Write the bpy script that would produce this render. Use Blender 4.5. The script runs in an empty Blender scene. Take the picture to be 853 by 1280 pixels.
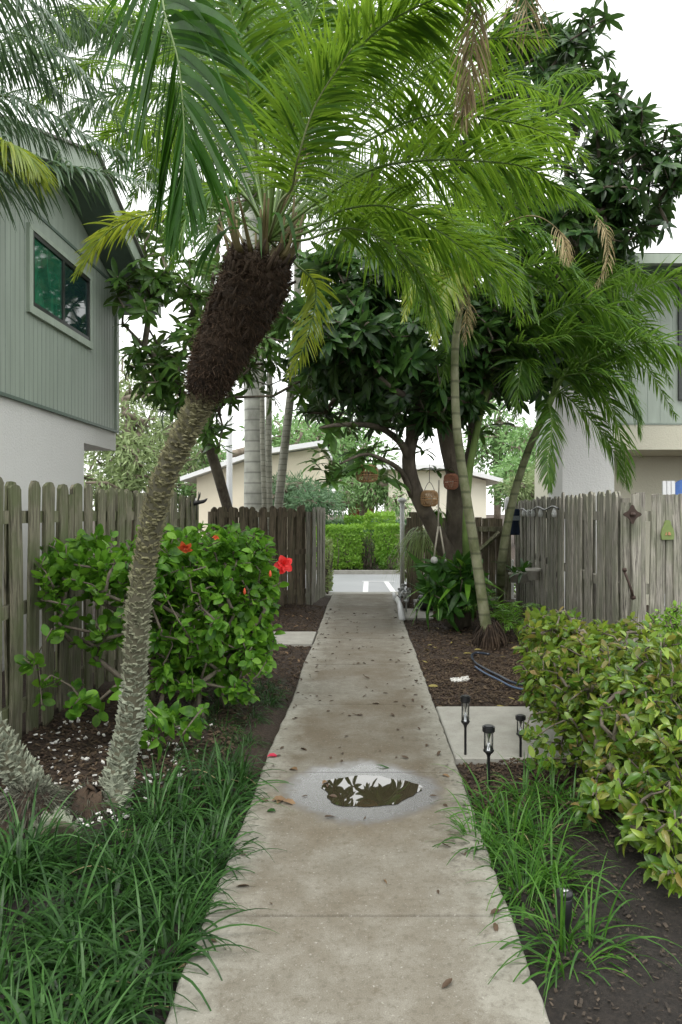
import bpy, math, random
import numpy as np
from mathutils import Vector, Matrix

# ------------------------------------------------------------------ camera, sky, sun
F, CX, HY, EYE = 900.0, 455.0, 641.0, 1.6
scene = bpy.context.scene
cd = bpy.data.cameras.new('camera'); cam = bpy.data.objects.new('camera', cd)
scene.collection.objects.link(cam); scene.camera = cam
cd.sensor_fit = 'VERTICAL'; cd.sensor_height = 36.0; cd.lens = F / 1280 * 36
cd.shift_x = -(CX - 426.5) / 1280; cd.shift_y = 0.0008
cd.clip_start = 0.05; cd.clip_end = 1500
cam.location = (0, 0, EYE); cam.rotation_euler = (math.radians(90), 0, 0)

SUN_EL, SUN_ROT = math.radians(62), math.radians(200)
world = bpy.data.worlds.new('World'); scene.world = world; world.use_nodes = True
nt = world.node_tree; nt.nodes.clear()
sky = nt.nodes.new('ShaderNodeTexSky'); sky.sky_type = 'NISHITA'; sky.sun_disc = False
sky.sun_elevation = SUN_EL; sky.sun_rotation = SUN_ROT; sky.dust_density = 3.0; sky.air_density = 1.0
mixc = nt.nodes.new('ShaderNodeMix'); mixc.data_type = 'RGBA'
mixc.inputs[0].default_value = 0.85
nt.links.new(sky.outputs[0], mixc.inputs[6]); mixc.inputs[7].default_value = (13.6, 13.7, 13.3, 1)   # even cloud cover over the blue
bg = nt.nodes.new('ShaderNodeBackground'); bg.inputs[1].default_value = 0.10
out = nt.nodes.new('ShaderNodeOutputWorld')
nt.links.new(mixc.outputs[2], bg.inputs[0]); nt.links.new(bg.outputs[0], out.inputs[0])

sl = bpy.data.lights.new('sun', 'SUN'); sl.energy = 1.2; sl.angle = math.radians(25); sl.color = (1, .97, .92)
so = bpy.data.objects.new('sun', sl); scene.collection.objects.link(so)
_d = Vector((math.sin(SUN_ROT) * math.cos(SUN_EL), math.cos(SUN_ROT) * math.cos(SUN_EL), math.sin(SUN_EL)))
so.rotation_euler = _d.to_track_quat('Z', 'Y').to_euler(); so.location = (0, 0, 20)
vs = scene.view_settings
vs.view_transform = 'Standard'; vs.look = 'None'; vs.gamma = 1; vs.use_curve_mapping = False
vs.exposure = 0.70
cy = scene.cycles
cy.max_bounces = 7; cy.diffuse_bounces = 4; cy.glossy_bounces = 3; cy.transmission_bounces = 5
cy.transparent_max_bounces = 8; cy.sample_clamp_indirect = 6; cy.caustics_reflective = False; cy.caustics_refractive = False

rng = np.random.default_rng(7); random.seed(7)
COL = scene.collection
def P(px, py, Y): return np.array([(px - CX) * Y / F, Y, EYE - (py - HY) * Y / F])
def G(px, py, z=0.0):
    Y = F * (EYE - z) / (py - HY); return np.array([(px - CX) * Y / F, Y, z])
def nrm(v):
    v = np.asarray(v, float); return v / np.maximum(np.linalg.norm(v, axis=-1, keepdims=True), 1e-9)

# ------------------------------------------------------------------ materials
class N:
    def __init__(s, name):
        s.m = bpy.data.materials.new(name); s.m.use_nodes = True; s.t = s.m.node_tree; s.t.nodes.clear()
        s.out = s.t.nodes.new('ShaderNodeOutputMaterial')
    def n(s, typ, **kw):
        x = s.t.nodes.new('ShaderNode' + typ)
        for k, v in kw.items(): setattr(x, k, v)
        return x
    def l(s, a, b): s.t.links.new(a, b)
    def set(s, sock, v):
        if isinstance(v, bpy.types.NodeSocket): s.l(v, sock)
        else: sock.default_value = (*v, 1) if isinstance(v, tuple) and len(v) == 3 and sock.type == 'RGBA' else v
    def coord(s, scale=(1, 1, 1), rnd=False):
        tc = s.n('TexCoord'); mp = s.n('Mapping'); s.l(tc.outputs['Object'], mp.inputs[0]); mp.inputs['Scale'].default_value = scale
        if rnd:
            oi = s.n('ObjectInfo'); mu = s.n('Math', operation='MULTIPLY'); s.l(oi.outputs['Random'], mu.inputs[0]); mu.inputs[1].default_value = 37.0
            cb = s.n('CombineXYZ')
            for i in range(3): s.l(mu.outputs[0], cb.inputs[i])
            s.l(cb.outputs[0], mp.inputs['Location'])
        return mp.outputs[0]
    def noise(s, vec, scale=5, detail=4, rough=.55, dist=0):
        x = s.n('TexNoise'); s.l(vec, x.inputs['Vector']); x.inputs['Scale'].default_value = scale
        x.inputs['Detail'].default_value = detail; x.inputs['Roughness'].default_value = rough; x.inputs['Distortion'].default_value = dist
        return x.outputs[0]
    def ramp(s, fac, stops):
        r = s.n('ValToRGB'); s.l(fac, r.inputs[0]); e = r.color_ramp.elements
        while len(e) < len(stops): e.new(.5)
        for i, (p, c) in enumerate(stops):
            e[i].position = p; e[i].color = (*c, 1) if not isinstance(c, (int, float)) else (c, c, c, 1)
        return r.outputs[0]
    def mix(s, f, a, b, mode='MIX'):
        x = s.n('Mix', data_type='RGBA', blend_type=mode); s.set(x.inputs[0], f); s.set(x.inputs[6], a); s.set(x.inputs[7], b)
        return x.outputs[2]
    def math(s, op, a, b=0.0):
        x = s.n('Math', operation=op); s.set(x.inputs[0], a); s.set(x.inputs[1], b); return x.outputs[0]
    def bump(s, h, strength=.4, dist=.01):
        x = s.n('Bump'); s.l(h, x.inputs['Height']); x.inputs['Strength'].default_value = strength; x.inputs['Distance'].default_value = dist
        return x.outputs[0]
    def pr(s, col, rough=.6, nor=None, **kw):
        b = s.n('BsdfPrincipled'); s.set(b.inputs['Base Color'], col); s.set(b.inputs['Roughness'], rough)
        if nor is not None: s.l(nor, b.inputs['Normal'])
        for k, v in kw.items(): s.set(b.inputs[k], v)
        return b.outputs[0]
    def fin(s, sh): s.l(sh, s.out.inputs[0]); return s.m

def leaf_mat(name, cols, trans, rough=.4, tf=.35, spec=.5, back=None):
    m = N(name); g = m.n('NewGeometry')
    k = len(cols)
    c = m.ramp(g.outputs['Random Per Island'], [(i / max(k - 1, 1), c) for i, c in enumerate(cols)])
    v = m.coord(); n1 = m.noise(v, 14, 3)
    c = m.mix(m.ramp(n1, [(.35, 0), (.65, .35)]), c, tuple(x * 1.7 for x in cols[-1]), 'MIX')
    if back: c = m.mix(m.math('MULTIPLY', g.outputs['Backfacing'], .8), c, back)
    b = m.pr(c, rough, m.bump(m.noise(v, 60, 2), .25, .003)); b.node.inputs['Specular IOR Level'].default_value = spec
    t = m.n('BsdfTranslucent'); m.set(t.inputs[0], m.mix(.5, c, trans, 'MIX'))
    mx = m.n('MixShader'); mx.inputs[0].default_value = tf; m.l(b, mx.inputs[1]); m.l(t.outputs[0], mx.inputs[2])
    return m.fin(mx.outputs[0])
def plain(name, col, rough=.5, metal=0, var=.25, scale=30, bump=.15):
    m = N(name); v = m.coord(); n = m.noise(v, scale, 5)
    c = m.mix(n, tuple(x * (1 - var) for x in col), tuple(min(1, x * (1 + var)) for x in col))
    return m.fin(m.pr(c, rough, m.bump(n, bump, .004), Metallic=metal))

M = {}
M['pygmy'] = leaf_mat('date_palm_leaf', [(.012, .048, .008), (.030, .098, .012), (.072, .175, .020)], (.44, .68, .05), .38, .45, .4)
M['pygmy_yellow'] = leaf_mat('yellowed_palm_leaf', [(.10, .20, .02), (.17, .26, .03), (.26, .30, .03)], (.55, .62, .06), .4, .5)
M['pygmy_near'] = leaf_mat('near_palm_leaf', [(.012, .050, .006), (.020, .072, .009), (.032, .10, .012)], (.14, .36, .03), .5, .32, .25)
M['grey_palm'] = leaf_mat('grey_palm_leaf', [(.035, .075, .04), (.05, .105, .05), (.085, .14, .085)], (.20, .32, .11), .30, .30)
M['royal'] = leaf_mat('royal_palm_leaf', [(.03, .07, .025), (.045, .10, .03), (.07, .14, .05)], (.20, .34, .08), .32, .32)
M['areca'] = leaf_mat('areca_leaf', [(.020, .07, .012), (.045, .125, .018), (.11, .20, .03)], (.32, .56, .06), .4, .42, .4)
M['dead'] = leaf_mat('dead_frond', [(.09, .062, .028), (.17, .125, .062), (.27, .215, .12)], (.28, .21, .1), .7, .2)
M['tan'] = leaf_mat('tan_frond', [(.26, .20, .10), (.40, .32, .17), (.46, .38, .22)], (.5, .4, .2), .7, .3)
M['loquat'] = leaf_mat('loquat_leaf', [(.007, .026, .011), (.013, .042, .015), (.022, .064, .018), (.06, .13, .024)], (.10, .26, .03), .36, .24, .4, back=(.06, .09, .04))
M['loquat_light'] = leaf_mat('pale_loquat_leaf', [(.022, .065, .016), (.045, .11, .022), (.09, .18, .035)], (.22, .40, .05), .38, .32, .4, back=(.09, .13, .05))
M['hibiscus'] = leaf_mat('hibiscus_leaf', [(.010, .050, .007), (.026, .105, .011), (.07, .20, .018), (.17, .34, .035)], (.26, .56, .04), .38, .36, .35)
M['hedge_r'] = leaf_mat('mottled_leaf', [(.03, .08, .012), (.06, .15, .016), (.13, .26, .02), (.34, .46, .05), (.30, .19, .07), (.05, .13, .014), (.34, .46, .10), (.05, .12, .015), (.24, .38, .03), (.04, .09, .012)], (.46, .54, .08), .32, .34)
M['boxhedge'] = leaf_mat('box_hedge_leaf', [(.13, .28, .03), (.17, .34, .04), (.24, .42, .06)], (.40, .62, .08), .5, .36)  # lightened leaf colour carries haze and open-sky brightness
M['darkbush'] = leaf_mat('dark_bush_leaf', [(.02, .07, .012), (.03, .1, .015), (.05, .14, .02)], (.12, .30, .03), .4, .3)
M['grass'] = leaf_mat('liriope_blade', [(.003, .014, .003), (.008, .032, .007), (.018, .060, .012), (.05, .125, .028)], (.08, .24, .03), .42, .2, .3)
M['grass_r'] = leaf_mat('liriope_pale_blade', [(.008, .038, .006), (.024, .090, .012), (.08, .19, .025)], (.16, .40, .04), .42, .28, .3)
M['bgA'] = leaf_mat('far_leaf_olive', [(.14, .20, .08), (.19, .26, .11), (.26, .33, .15)], (.25, .34, .12), .6, .3)  # far leaves: distance haze put into the paler colours
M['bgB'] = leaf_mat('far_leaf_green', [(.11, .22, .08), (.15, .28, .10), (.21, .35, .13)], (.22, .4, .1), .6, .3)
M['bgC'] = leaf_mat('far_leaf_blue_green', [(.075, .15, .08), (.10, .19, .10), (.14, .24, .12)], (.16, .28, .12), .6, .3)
M['fern'] = leaf_mat('fern_leaf', [(.05, .16, .015), (.08, .22, .02), (.14, .30, .03)], (.3, .5, .05), .4, .35)
M['bulrush'] = leaf_mat('spider_plant_leaf', [(.12, .22, .06), (.18, .28, .09), (.3, .34, .16)], (.35, .45, .1), .5, .3)
M['litter'] = leaf_mat('dry_leaf', [(.07, .04, .02), (.14, .08, .04), (.24, .16, .08)], (.2, .12, .05), .7, .1)
M['litter_dark'] = leaf_mat('damp_leaf_scrap', [(.02, .014, .008), (.05, .03, .018), (.09, .055, .028)], (.06, .04, .02), .6, .05)
M['litter_y'] = leaf_mat('yellow_dry_leaf', [(.22, .17, .05), (.30, .26, .08)], (.4, .3, .1), .6, .2)
M['red'] = leaf_mat('red_petal', [(.62, .012, .012), (.75, .02, .02)], (.9, .06, .03), .45, .3)
M['orange'] = leaf_mat('orange_petal', [(.62, .08, .03), (.72, .14, .06)], (.9, .25, .08), .5, .3)
M['pink'] = leaf_mat('magenta_petal', [(.45, .01, .05), (.5, .02, .06)], (.6, .05, .1), .5, .2)

def wood_mat(name, base, dark, green, gf, rnd=True):
    m = N(name); v = m.coord((1, 1, 1), rnd); vs_ = m.coord((16, 16, 1.0), rnd)
    st = m.noise(vs_, 3.2, 8, .68, .6); bl = m.noise(v, 3.0, 4)
    oi = m.n('ObjectInfo')
    c = m.ramp(st, [(.36, dark), (.46, tuple((a + b) / 2 for a, b in zip(base, dark))), (.54, base), (.66, tuple(x * 1.35 for x in base))])
    c = m.mix(m.math('MULTIPLY', oi.outputs['Random'], .45), c, tuple(x * .50 for x in base))
    c = m.mix(m.math('MULTIPLY', m.ramp(bl, [(.42, 0), (.62, 1)]), gf), c, green)
    kn = m.n('TexVoronoi'); m.l(m.coord((7, 7, 1.5), rnd), kn.inputs[0]); kn.inputs['Scale'].default_value = 1.2
    c = m.mix(m.ramp(kn.outputs['Distance'], [(.04, .8), (.10, 0)]), c, tuple(x * .35 for x in dark))
    return m.fin(m.pr(c, .88, m.bump(st, .85, .012)))
M['wood'] = wood_mat('weathered_fence_wood', (.29, .27, .195), (.038, .034, .022), (.12, .15, .06), .7)
M['wood_grey'] = wood_mat('grey_fence_wood', (.34, .32, .275), (.055, .05, .042), (.15, .175, .10), .45)
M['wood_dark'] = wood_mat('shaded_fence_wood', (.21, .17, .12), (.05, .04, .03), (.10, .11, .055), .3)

def stucco(name, col, streak=.0):
    m = N(name); v = m.coord(); n = m.noise(v, 38, 6, .65); n2 = m.noise(v, .9, 3)
    c = m.mix(n2, tuple(x * .88 for x in col), col); c = m.mix(m.ramp(m.noise(m.coord((5, 5, .6)), 3, 4, .6), [(.55, 0), (.8, .25)]), c, tuple(x * .75 for x in col))
    return m.fin(m.pr(c, .9, m.bump(n, .55, .02)))
M['stucco'] = stucco('white_stucco', (.82, .82, .80)); M['stucco_cream'] = stucco('cream_stucco', (.66, .64, .52))
M['peach'] = stucco('peach_stucco', (.86, .78, .62)); M['cream'] = stucco('pale_cream_stucco', (.87, .83, .70)); M['brickred'] = stucco('red_stucco', (.30, .09, .05))
def siding(name, col):
    m = N(name); v = m.coord(); sp = m.n('SeparateXYZ'); m.l(v, sp.inputs[0])
    n = m.noise(m.coord((3, 3, .35)), 3, 4, .6)
    c = m.mix(m.ramp(n, [(.3, 0), (.75, 1)]), tuple(x * .86 for x in col), tuple(x * 1.1 for x in col))
    return m.fin(m.pr(c, .5, m.bump(m.noise(m.coord((25, 25, .8)), 3, 3), .12, .004)))
M['siding'] = siding('sage_siding', (.365, .425, .365)); M['siding_trim'] = siding('sage_trim', (.40, .47, .39)); M['siding_dark'] = siding('dark_sage_paint', (.13, .18, .15))
M['roof'] = plain('roof_shingle', (.20, .19, .18), .9)
M['groove'] = plain('dark_groove', (.27, .32, .28), .8)
M['white'] = plain('white_paint', (.74, .75, .76), .45, var=.1); M['offwhite'] = plain('weathered_white', (.55, .56, .55), .6)
M['black'] = plain('black_plastic', (.012, .012, .014), .35, bump=.05); M['iron'] = plain('rusty_iron', (.06, .04, .032), .6, .5)
M['bronze'] = plain('dark_window_frame', (.045, .05, .048), .35, .4, bump=.02)
M['silver'] = plain('brushed_steel', (.55, .56, .57), .28, 1, var=.15)
M['jute'] = plain('rattan', (.42, .26, .13), .8, scale=80); M['jute_red'] = plain('reddish_rattan', (.34, .15, .09), .8, scale=80)
M['rope'] = plain('pale_rope', (.50, .46, .38), .9); M['greenpaint'] = plain('faded_green_paint', (.17, .23, .07), .6); M['peachpaint'] = plain('faded_peach_paint', (.42, .22, .12), .7)
M['navy'] = plain('navy_cloth', (.012, .025, .06), .8); M['greyblue'] = plain('grey_cloth', (.25, .29, .33), .8); M['blue'] = plain('blue_canvas', (.05, .12, .34), .7)
M['pot'] = plain('pale_pot', (.68, .65, .60), .7); M['stone'] = plain('painted_stone', (.5, .5, .48), .7, scale=12); M['clay'] = plain('clay_pot', (.30, .13, .07), .8)
M['hose_blue'] = plain('blue_grey_hose', (.07, .11, .19), .4, bump=.02); M['hose'] = plain('dark_hose', (.03, .04, .06), .3, bump=.02)
m = N('clear_glass'); b = m.n('BsdfGlass'); b.inputs['Roughness'].default_value = .02; b.inputs['IOR'].default_value = 1.15; b.inputs[0].default_value = (.93, .95, .95, 1)
tr = m.n('BsdfTransparent'); mx = m.n('MixShader'); mx.inputs[0].default_value = .7; m.l(b.outputs[0], mx.inputs[1]); m.l(tr.outputs[0], mx.inputs[2]); M['glass'] = m.fin(mx.outputs[0])
m = N('green_window_glass'); n = m.noise(m.coord((1, 1, .6)), 2.5, 3, .5, 1.0)
M['pane'] = m.fin(m.pr(m.ramp(n, [(.35, (.01, .05, .035)), (.7, (.03, .20, .11))]), .06, None, **{'Specular IOR Level': .9}))  # green varies by noise across the pane
m = N('dark_window_glass'); M['pane_dark'] = m.fin(m.pr((.012, .035, .035), .05, None, **{'Specular IOR Level': .9}))

def bark(name, c1, c2, c3, scale=9, stretch=.3, rings=0, bump=.7):
    m = N(name); v = m.coord((1, 1, stretch)); n = m.noise(v, scale, 7, .65); n2 = m.noise(m.coord(), 2.2, 4)
    c = m.ramp(n, [(.3, c1), (.5, c2), (.7, c3)]); c = m.mix(m.ramp(n2, [(.45, 0), (.7, .6)]), c, tuple(x * 1.5 for x in c3))
    h = n
    if rings:
        w = m.n('TexWave', wave_type='BANDS', bands_direction='Z'); m.l(m.coord(), w.inputs[0]); w.inputs['Scale'].default_value = rings
        w.inputs['Distortion'].default_value = .5; w.inputs['Detail'].default_value = 2
        rr = m.ramp(w.outputs[0], [(0, 1), (.12, 0)]); c = m.mix(m.math('MULTIPLY', rr, .55), c, tuple(x * .4 for x in c1))
    return m.fin(m.pr(c, .85, m.bump(h, bump, .012)))
m = N('date_palm_trunk'); v = m.coord(); n = m.noise(v, 24, 7, .65); sp = m.n('SeparateXYZ'); m.l(v, sp.inputs[0]); g = m.n('NewGeometry')
lo = m.ramp(n, [(.3, (.10, .11, .08)), (.5, (.25, .275, .205)), (.7, (.40, .44, .34))]); hi = m.ramp(n, [(.3, (.085, .075, .038)), (.5, (.20, .19, .10)), (.7, (.33, .32, .18))])
c = m.mix(m.ramp(m.math('ADD', m.math('MULTIPLY', sp.outputs[2], .5), m.math('MULTIPLY', m.noise(v, 4, 3), .3)), [(.45, 0), (.85, 1)]), lo, hi)
c = m.mix(m.math('MULTIPLY', g.outputs['Random Per Island'], .35), c, (.08, .075, .05)); M['date_trunk'] = m.fin(m.pr(c, .85, m.bump(n, .8, .01)))
M['trunk_dark'] = plain('trunk_under_scars', (.09, .085, .055), .9)  # darker core: recess shade between the scars put into the colour
M['fibre'] = bark('palm_fibre', (.010, .007, .005), (.028, .018, .011), (.06, .038, .022), 30, .6)
M['fibre_hair'] = leaf_mat('palm_fibre_hair', [(.012, .008, .005), (.035, .021, .012), (.075, .045, .025)], (.06, .035, .02), .85, .03)
M['root_hair'] = leaf_mat('grey_root_hair', [(.015, .014, .010), (.045, .045, .032), (.10, .105, .075)], (.06, .06, .04), .9, .03)
M['petiole'] = plain('palm_petiole', (.12, .20, .045), .45); M['petiole_b'] = plain('palm_leaf_base', (.13, .105, .04), .7)
M['petiole_pale'] = plain('pale_petiole', (.24, .28, .13), .5)
M['royal_trunk'] = bark('royal_palm_trunk', (.30, .30, .27), (.40, .41, .37), (.50, .51, .46), 7, .5, 1.6, .25)
M['thin_trunk'] = bark('thin_palm_trunk', (.18, .18, .14), (.30, .30, .25), (.40, .40, .34), 12, .5, 3.2, .3)
M['areca_trunk'] = bark('areca_trunk', (.07, .085, .035), (.14, .155, .075), (.25, .25, .17), 7, .6, 1.7, .35)
M['areca_shaft'] = bark('areca_crownshaft', (.12, .19, .05), (.17, .26, .07), (.22, .32, .10), 6, .4, 0, .1)
M['bark'] = bark('dark_bark', (.035, .028, .02), (.075, .06, .045), (.14, .12, .09), 10, .35)
M['twig'] = bark('grey_twig', (.05, .04, .03), (.11, .09, .07), (.18, .16, .12), 20, .5)
M['pine_bark'] = bark('far_bark', (.10, .08, .06), (.16, .13, .10), (.22, .19, .15), 5, .4)

# concrete path with wet patch and mildew
m = N('path_concrete'); v = m.coord(); sp = m.n('SeparateXYZ'); m.l(v, sp.inputs[0])
big = m.noise(v, 1.3, 5, .6); mid = m.noise(v, 6, 6, .65); fine = m.noise(v, 210, 6, .85)
base = m.ramp(mid, [(.25, (.170, .152, .118)), (.5, (.235, .220, .183)), (.75, (.315, .302, .262))])
yy = m.ramp(m.math('DIVIDE', sp.outputs[1], 10.0), [(.26, .25), (.40, 1), (.9, .6)])
base = m.mix(m.math('MULTIPLY', yy, m.ramp(big, [(.38, 0), (.62, .85)])), base, (.14, .108, .068), 'MIX')
base = m.mix(m.ramp(fine, [(.38, .6), (.55, 0)]), base, (.085, .075, .058))
ax = m.math('ABSOLUTE', m.math('ADD', sp.outputs[0], .02))
edge = m.math('ADD', ax, m.math('MULTIPLY', m.math('SUBTRACT', mid, .5), .35))
base = m.mix(m.math('MULTIPLY', m.ramp(edge, [(.40, 0), (.62, 1)]), .7), base, (.36, .355, .31))
grit = m.noise(v, 34, 6, .75); spots = m.noise(v, 9, 5, .7)
base = m.mix(m.ramp(grit, [(.34, .55), (.5, 0)]), base, (.10, .088, .066))
base = m.mix(m.ramp(spots, [(.60, 0), (.68, .5)]), base, (.105, .085, .055))
base = m.mix(m.ramp(m.noise(v, 70, 3, .6), [(.62, 0), (.72, .5)]), base, (.48, .46, .42))
mil = m.math('MULTIPLY', m.ramp(sp.outputs[0], [(.28, 0), (.50, 1)]), m.ramp(m.noise(v, 28, 5, .75), [(.50, 0), (.60, 1)]))
mil = m.math('MULTIPLY', mil, m.ramp(m.noise(v, 2.6, 2), [(.48, 0), (.60, 1)]))
base = m.mix(m.math('MULTIPLY', mil, .8), base, (.07, .065, .055))
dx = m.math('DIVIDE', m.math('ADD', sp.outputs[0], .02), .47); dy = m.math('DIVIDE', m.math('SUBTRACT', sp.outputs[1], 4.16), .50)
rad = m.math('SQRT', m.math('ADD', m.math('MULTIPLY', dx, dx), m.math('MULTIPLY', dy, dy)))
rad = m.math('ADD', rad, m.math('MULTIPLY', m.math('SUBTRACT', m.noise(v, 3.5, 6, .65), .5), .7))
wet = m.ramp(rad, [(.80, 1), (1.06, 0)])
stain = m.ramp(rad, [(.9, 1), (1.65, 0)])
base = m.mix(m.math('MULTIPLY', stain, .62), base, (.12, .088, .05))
base = m.mix(m.math('MULTIPLY', wet, .75), base, (.125, .13, .138))  # damp concrete tone, with a bluish sky sheen painted into it
rough = m.math('SUBTRACT', .85, m.math('MULTIPLY', wet, m.math('ADD', .50, m.math('MULTIPLY', m.noise(v, 12, 4), .22))))
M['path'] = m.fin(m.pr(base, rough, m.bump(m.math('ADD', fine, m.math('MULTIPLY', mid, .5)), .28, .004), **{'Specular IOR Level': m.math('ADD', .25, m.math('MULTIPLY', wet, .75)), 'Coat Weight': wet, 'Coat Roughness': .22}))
m = N('slab_concrete'); v = m.coord(); mid = m.noise(v, 5, 6, .65); fine = m.noise(v, 120, 3, .7)
c = m.ramp(mid, [(.3, (.30, .29, .255)), (.7, (.43, .42, .38))]); c = m.mix(m.ramp(fine, [(.33, .5), (.5, 0)]), c, (.2, .19, .17))
M['slab'] = m.fin(m.pr(c, .85, m.bump(fine, .2, .004)))
m = N('asphalt'); v = m.coord(); n = m.noise(v, 90, 4, .7); n2 = m.noise(v, .7, 4)
c = m.mix(n, (.25, .26, .275), (.42, .43, .445)); c = m.mix(m.ramp(n2, [(.4, 0), (.7, .5)]), c, (.45, .46, .475)); M['road'] = m.fin(m.pr(c, .5, m.bump(n, .4, .01)))
m = N('road_paint'); M['paint'] = m.fin(m.pr((.8, .8, .8), .6))
m = N('puddle_water'); v = m.coord(); M['water'] = m.fin(m.pr((.045, .038, .022), .015, m.bump(m.noise(v, 3, 2), .02, .002), IOR=1.33, **{'Specular IOR Level': 1.0, 'Coat Weight': 1.0, 'Coat Roughness': .01}))
m = N('mulch_soil'); v = m.coord(); n = m.noise(v, 45, 6, .75); n2 = m.noise(v, 1.1, 4)
c = m.ramp(n, [(.28, (.014, .009, .006)), (.5, (.042, .027, .018)), (.72, (.10, .068, .046))])
sp = m.n('SeparateXYZ'); m.l(v, sp.inputs[0]);
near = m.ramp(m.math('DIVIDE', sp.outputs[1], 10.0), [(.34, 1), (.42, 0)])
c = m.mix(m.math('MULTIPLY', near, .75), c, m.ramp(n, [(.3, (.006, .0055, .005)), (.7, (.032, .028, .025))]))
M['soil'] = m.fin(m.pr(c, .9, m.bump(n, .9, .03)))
M['chip'] = leaf_mat('bark_chip', [(.022, .013, .009), (.055, .033, .023), (.12, .084, .050), (.045, .030, .017)], (.06, .04, .02), .85, .02)
M['debris'] = leaf_mat('soil_debris', [(.012, .010, .008), (.028, .022, .017), (.07, .052, .036)], (.05, .04, .02), .85, .02)
M['pebble'] = leaf_mat('white_pebble', [(.45, .43, .40), (.62, .62, .60), (.7, .69, .66)], (.5, .5, .5), .7, .02)

# ------------------------------------------------------------------ mesh builder
class MB:
    def __init__(s): s.v = []; s.f = []; s.n = 0
    def add(s, v, f, mat=0):
        v = np.asarray(v, float).reshape(-1, 3); f = np.asarray(f, int)
        s.v.append(v); s.f.append((f + s.n, mat)); s.n += len(v); return s
    def box(s, c, size, rot=None, mat=0):
        x, y, z = [a / 2 for a in size]
        v = np.array([(i, j, k) for i in (-x, x) for j in (-y, y) for k in (-z, z)])
        if rot is not None: v = v @ np.array(rot).T
        return s.add(v + np.array(c), [(0, 1, 3, 2), (4, 6, 7, 5), (0, 4, 5, 1), (2, 3, 7, 6), (0, 2, 6, 4), (1, 5, 7, 3)], mat)
    def b2(s, a, b, mat=0):
        a = np.array(a, float); b = np.array(b, float); return s.box((a + b) / 2, np.abs(b - a), None, mat)
    def tube(s, pts, rad, k=8, mat=0, caps=True):
        pts = np.asarray(pts, float); n = len(pts); rad = np.broadcast_to(rad, (n,))
        T = nrm(np.gradient(pts, axis=0)); h = np.array([1., 0, 0]) if abs(T[0][0]) < .7 else np.array([0, 1., 0])
        A = nrm(h - T * (T @ h)[:, None]); B = np.cross(T, A)
        th = np.linspace(0, 2 * np.pi, k, endpoint=False)
        v = pts[:, None] + rad[:, None, None] * (np.cos(th)[None, :, None] * A[:, None] + np.sin(th)[None, :, None] * B[:, None])
        i = np.arange(n - 1)[:, None] * k; j = np.arange(k)[None]; j2 = (j + 1) % k
        f = np.stack([i + j, i + j2, i + k + j2, i + k + j], -1).reshape(-1, 4)
        s.add(v.reshape(-1, 3), f, mat)
        if caps:
            s.f.append((np.array([np.arange(k)[::-1] + s.n - n * k]), mat)); s.f.append((np.array([np.arange(k) + s.n - k]), mat))
        return s
    def lathe(s, c, prof, k=16, mat=0, axis=None):
        pr = np.array(prof, float); th = np.linspace(0, 2 * np.pi, k, endpoint=False); n = len(pr)
        v = np.stack([pr[:, 0][:, None] * np.cos(th), pr[:, 0][:, None] * np.sin(th), np.repeat(pr[:, 1][:, None], k, 1)], -1).reshape(-1, 3)
        i = np.arange(n - 1)[:, None] * k; j = np.arange(k)[None]; j2 = (j + 1) % k
        return s.add(v + np.array(c), np.stack([i + j, i + j2, i + k + j2, i + k + j], -1).reshape(-1, 4), mat)
    def prism(s, outline, a, b, n, mat=0):           # outline 2D in (a,b) plane, extruded by n
        o = np.array(outline, float); a, b, n = map(lambda q: np.array(q, float), (a, b, n)); k = len(o)
        f0 = o[:, :1] * a + o[:, 1:] * b; s.add(np.vstack([f0, f0 + n]), [(i, (i + 1) % k, (i + 1) % k + k, i + k) for i in range(k)], mat)
        s.f.append((np.array([np.arange(k)[::-1] + s.n - 2 * k]), mat)); s.f.append((np.array([np.arange(k) + s.n - k]), mat)); return s
    def mesh(s, name, origin=(0, 0, 0), mats=(), smooth=True):
        V = np.vstack(s.v) - np.array(origin, float); me = bpy.data.meshes.new(name)
        loops = np.concatenate([f.ravel() for f, _ in s.f]); tot = np.concatenate([np.full(len(f), f.shape[1]) for f, _ in s.f])
        mi = np.concatenate([np.full(len(f), mt) for f, mt in s.f]); st = np.concatenate([[0], np.cumsum(tot)[:-1]])
        me.vertices.add(len(V)); me.vertices.foreach_set('co', V.ravel()); me.loops.add(len(loops)); me.loops.foreach_set('vertex_index', loops.astype(np.int32))
        me.polygons.add(len(tot)); me.polygons.foreach_set('loop_start', st.astype(np.int32)); me.polygons.foreach_set('loop_total', tot.astype(np.int32))
        for x in mats: me.materials.append(M[x])
        me.polygons.foreach_set('material_index', mi.astype(np.int32)); me.polygons.foreach_set('use_smooth', np.full(len(tot), smooth))
        me.update(calc_edges=True); return me

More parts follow.
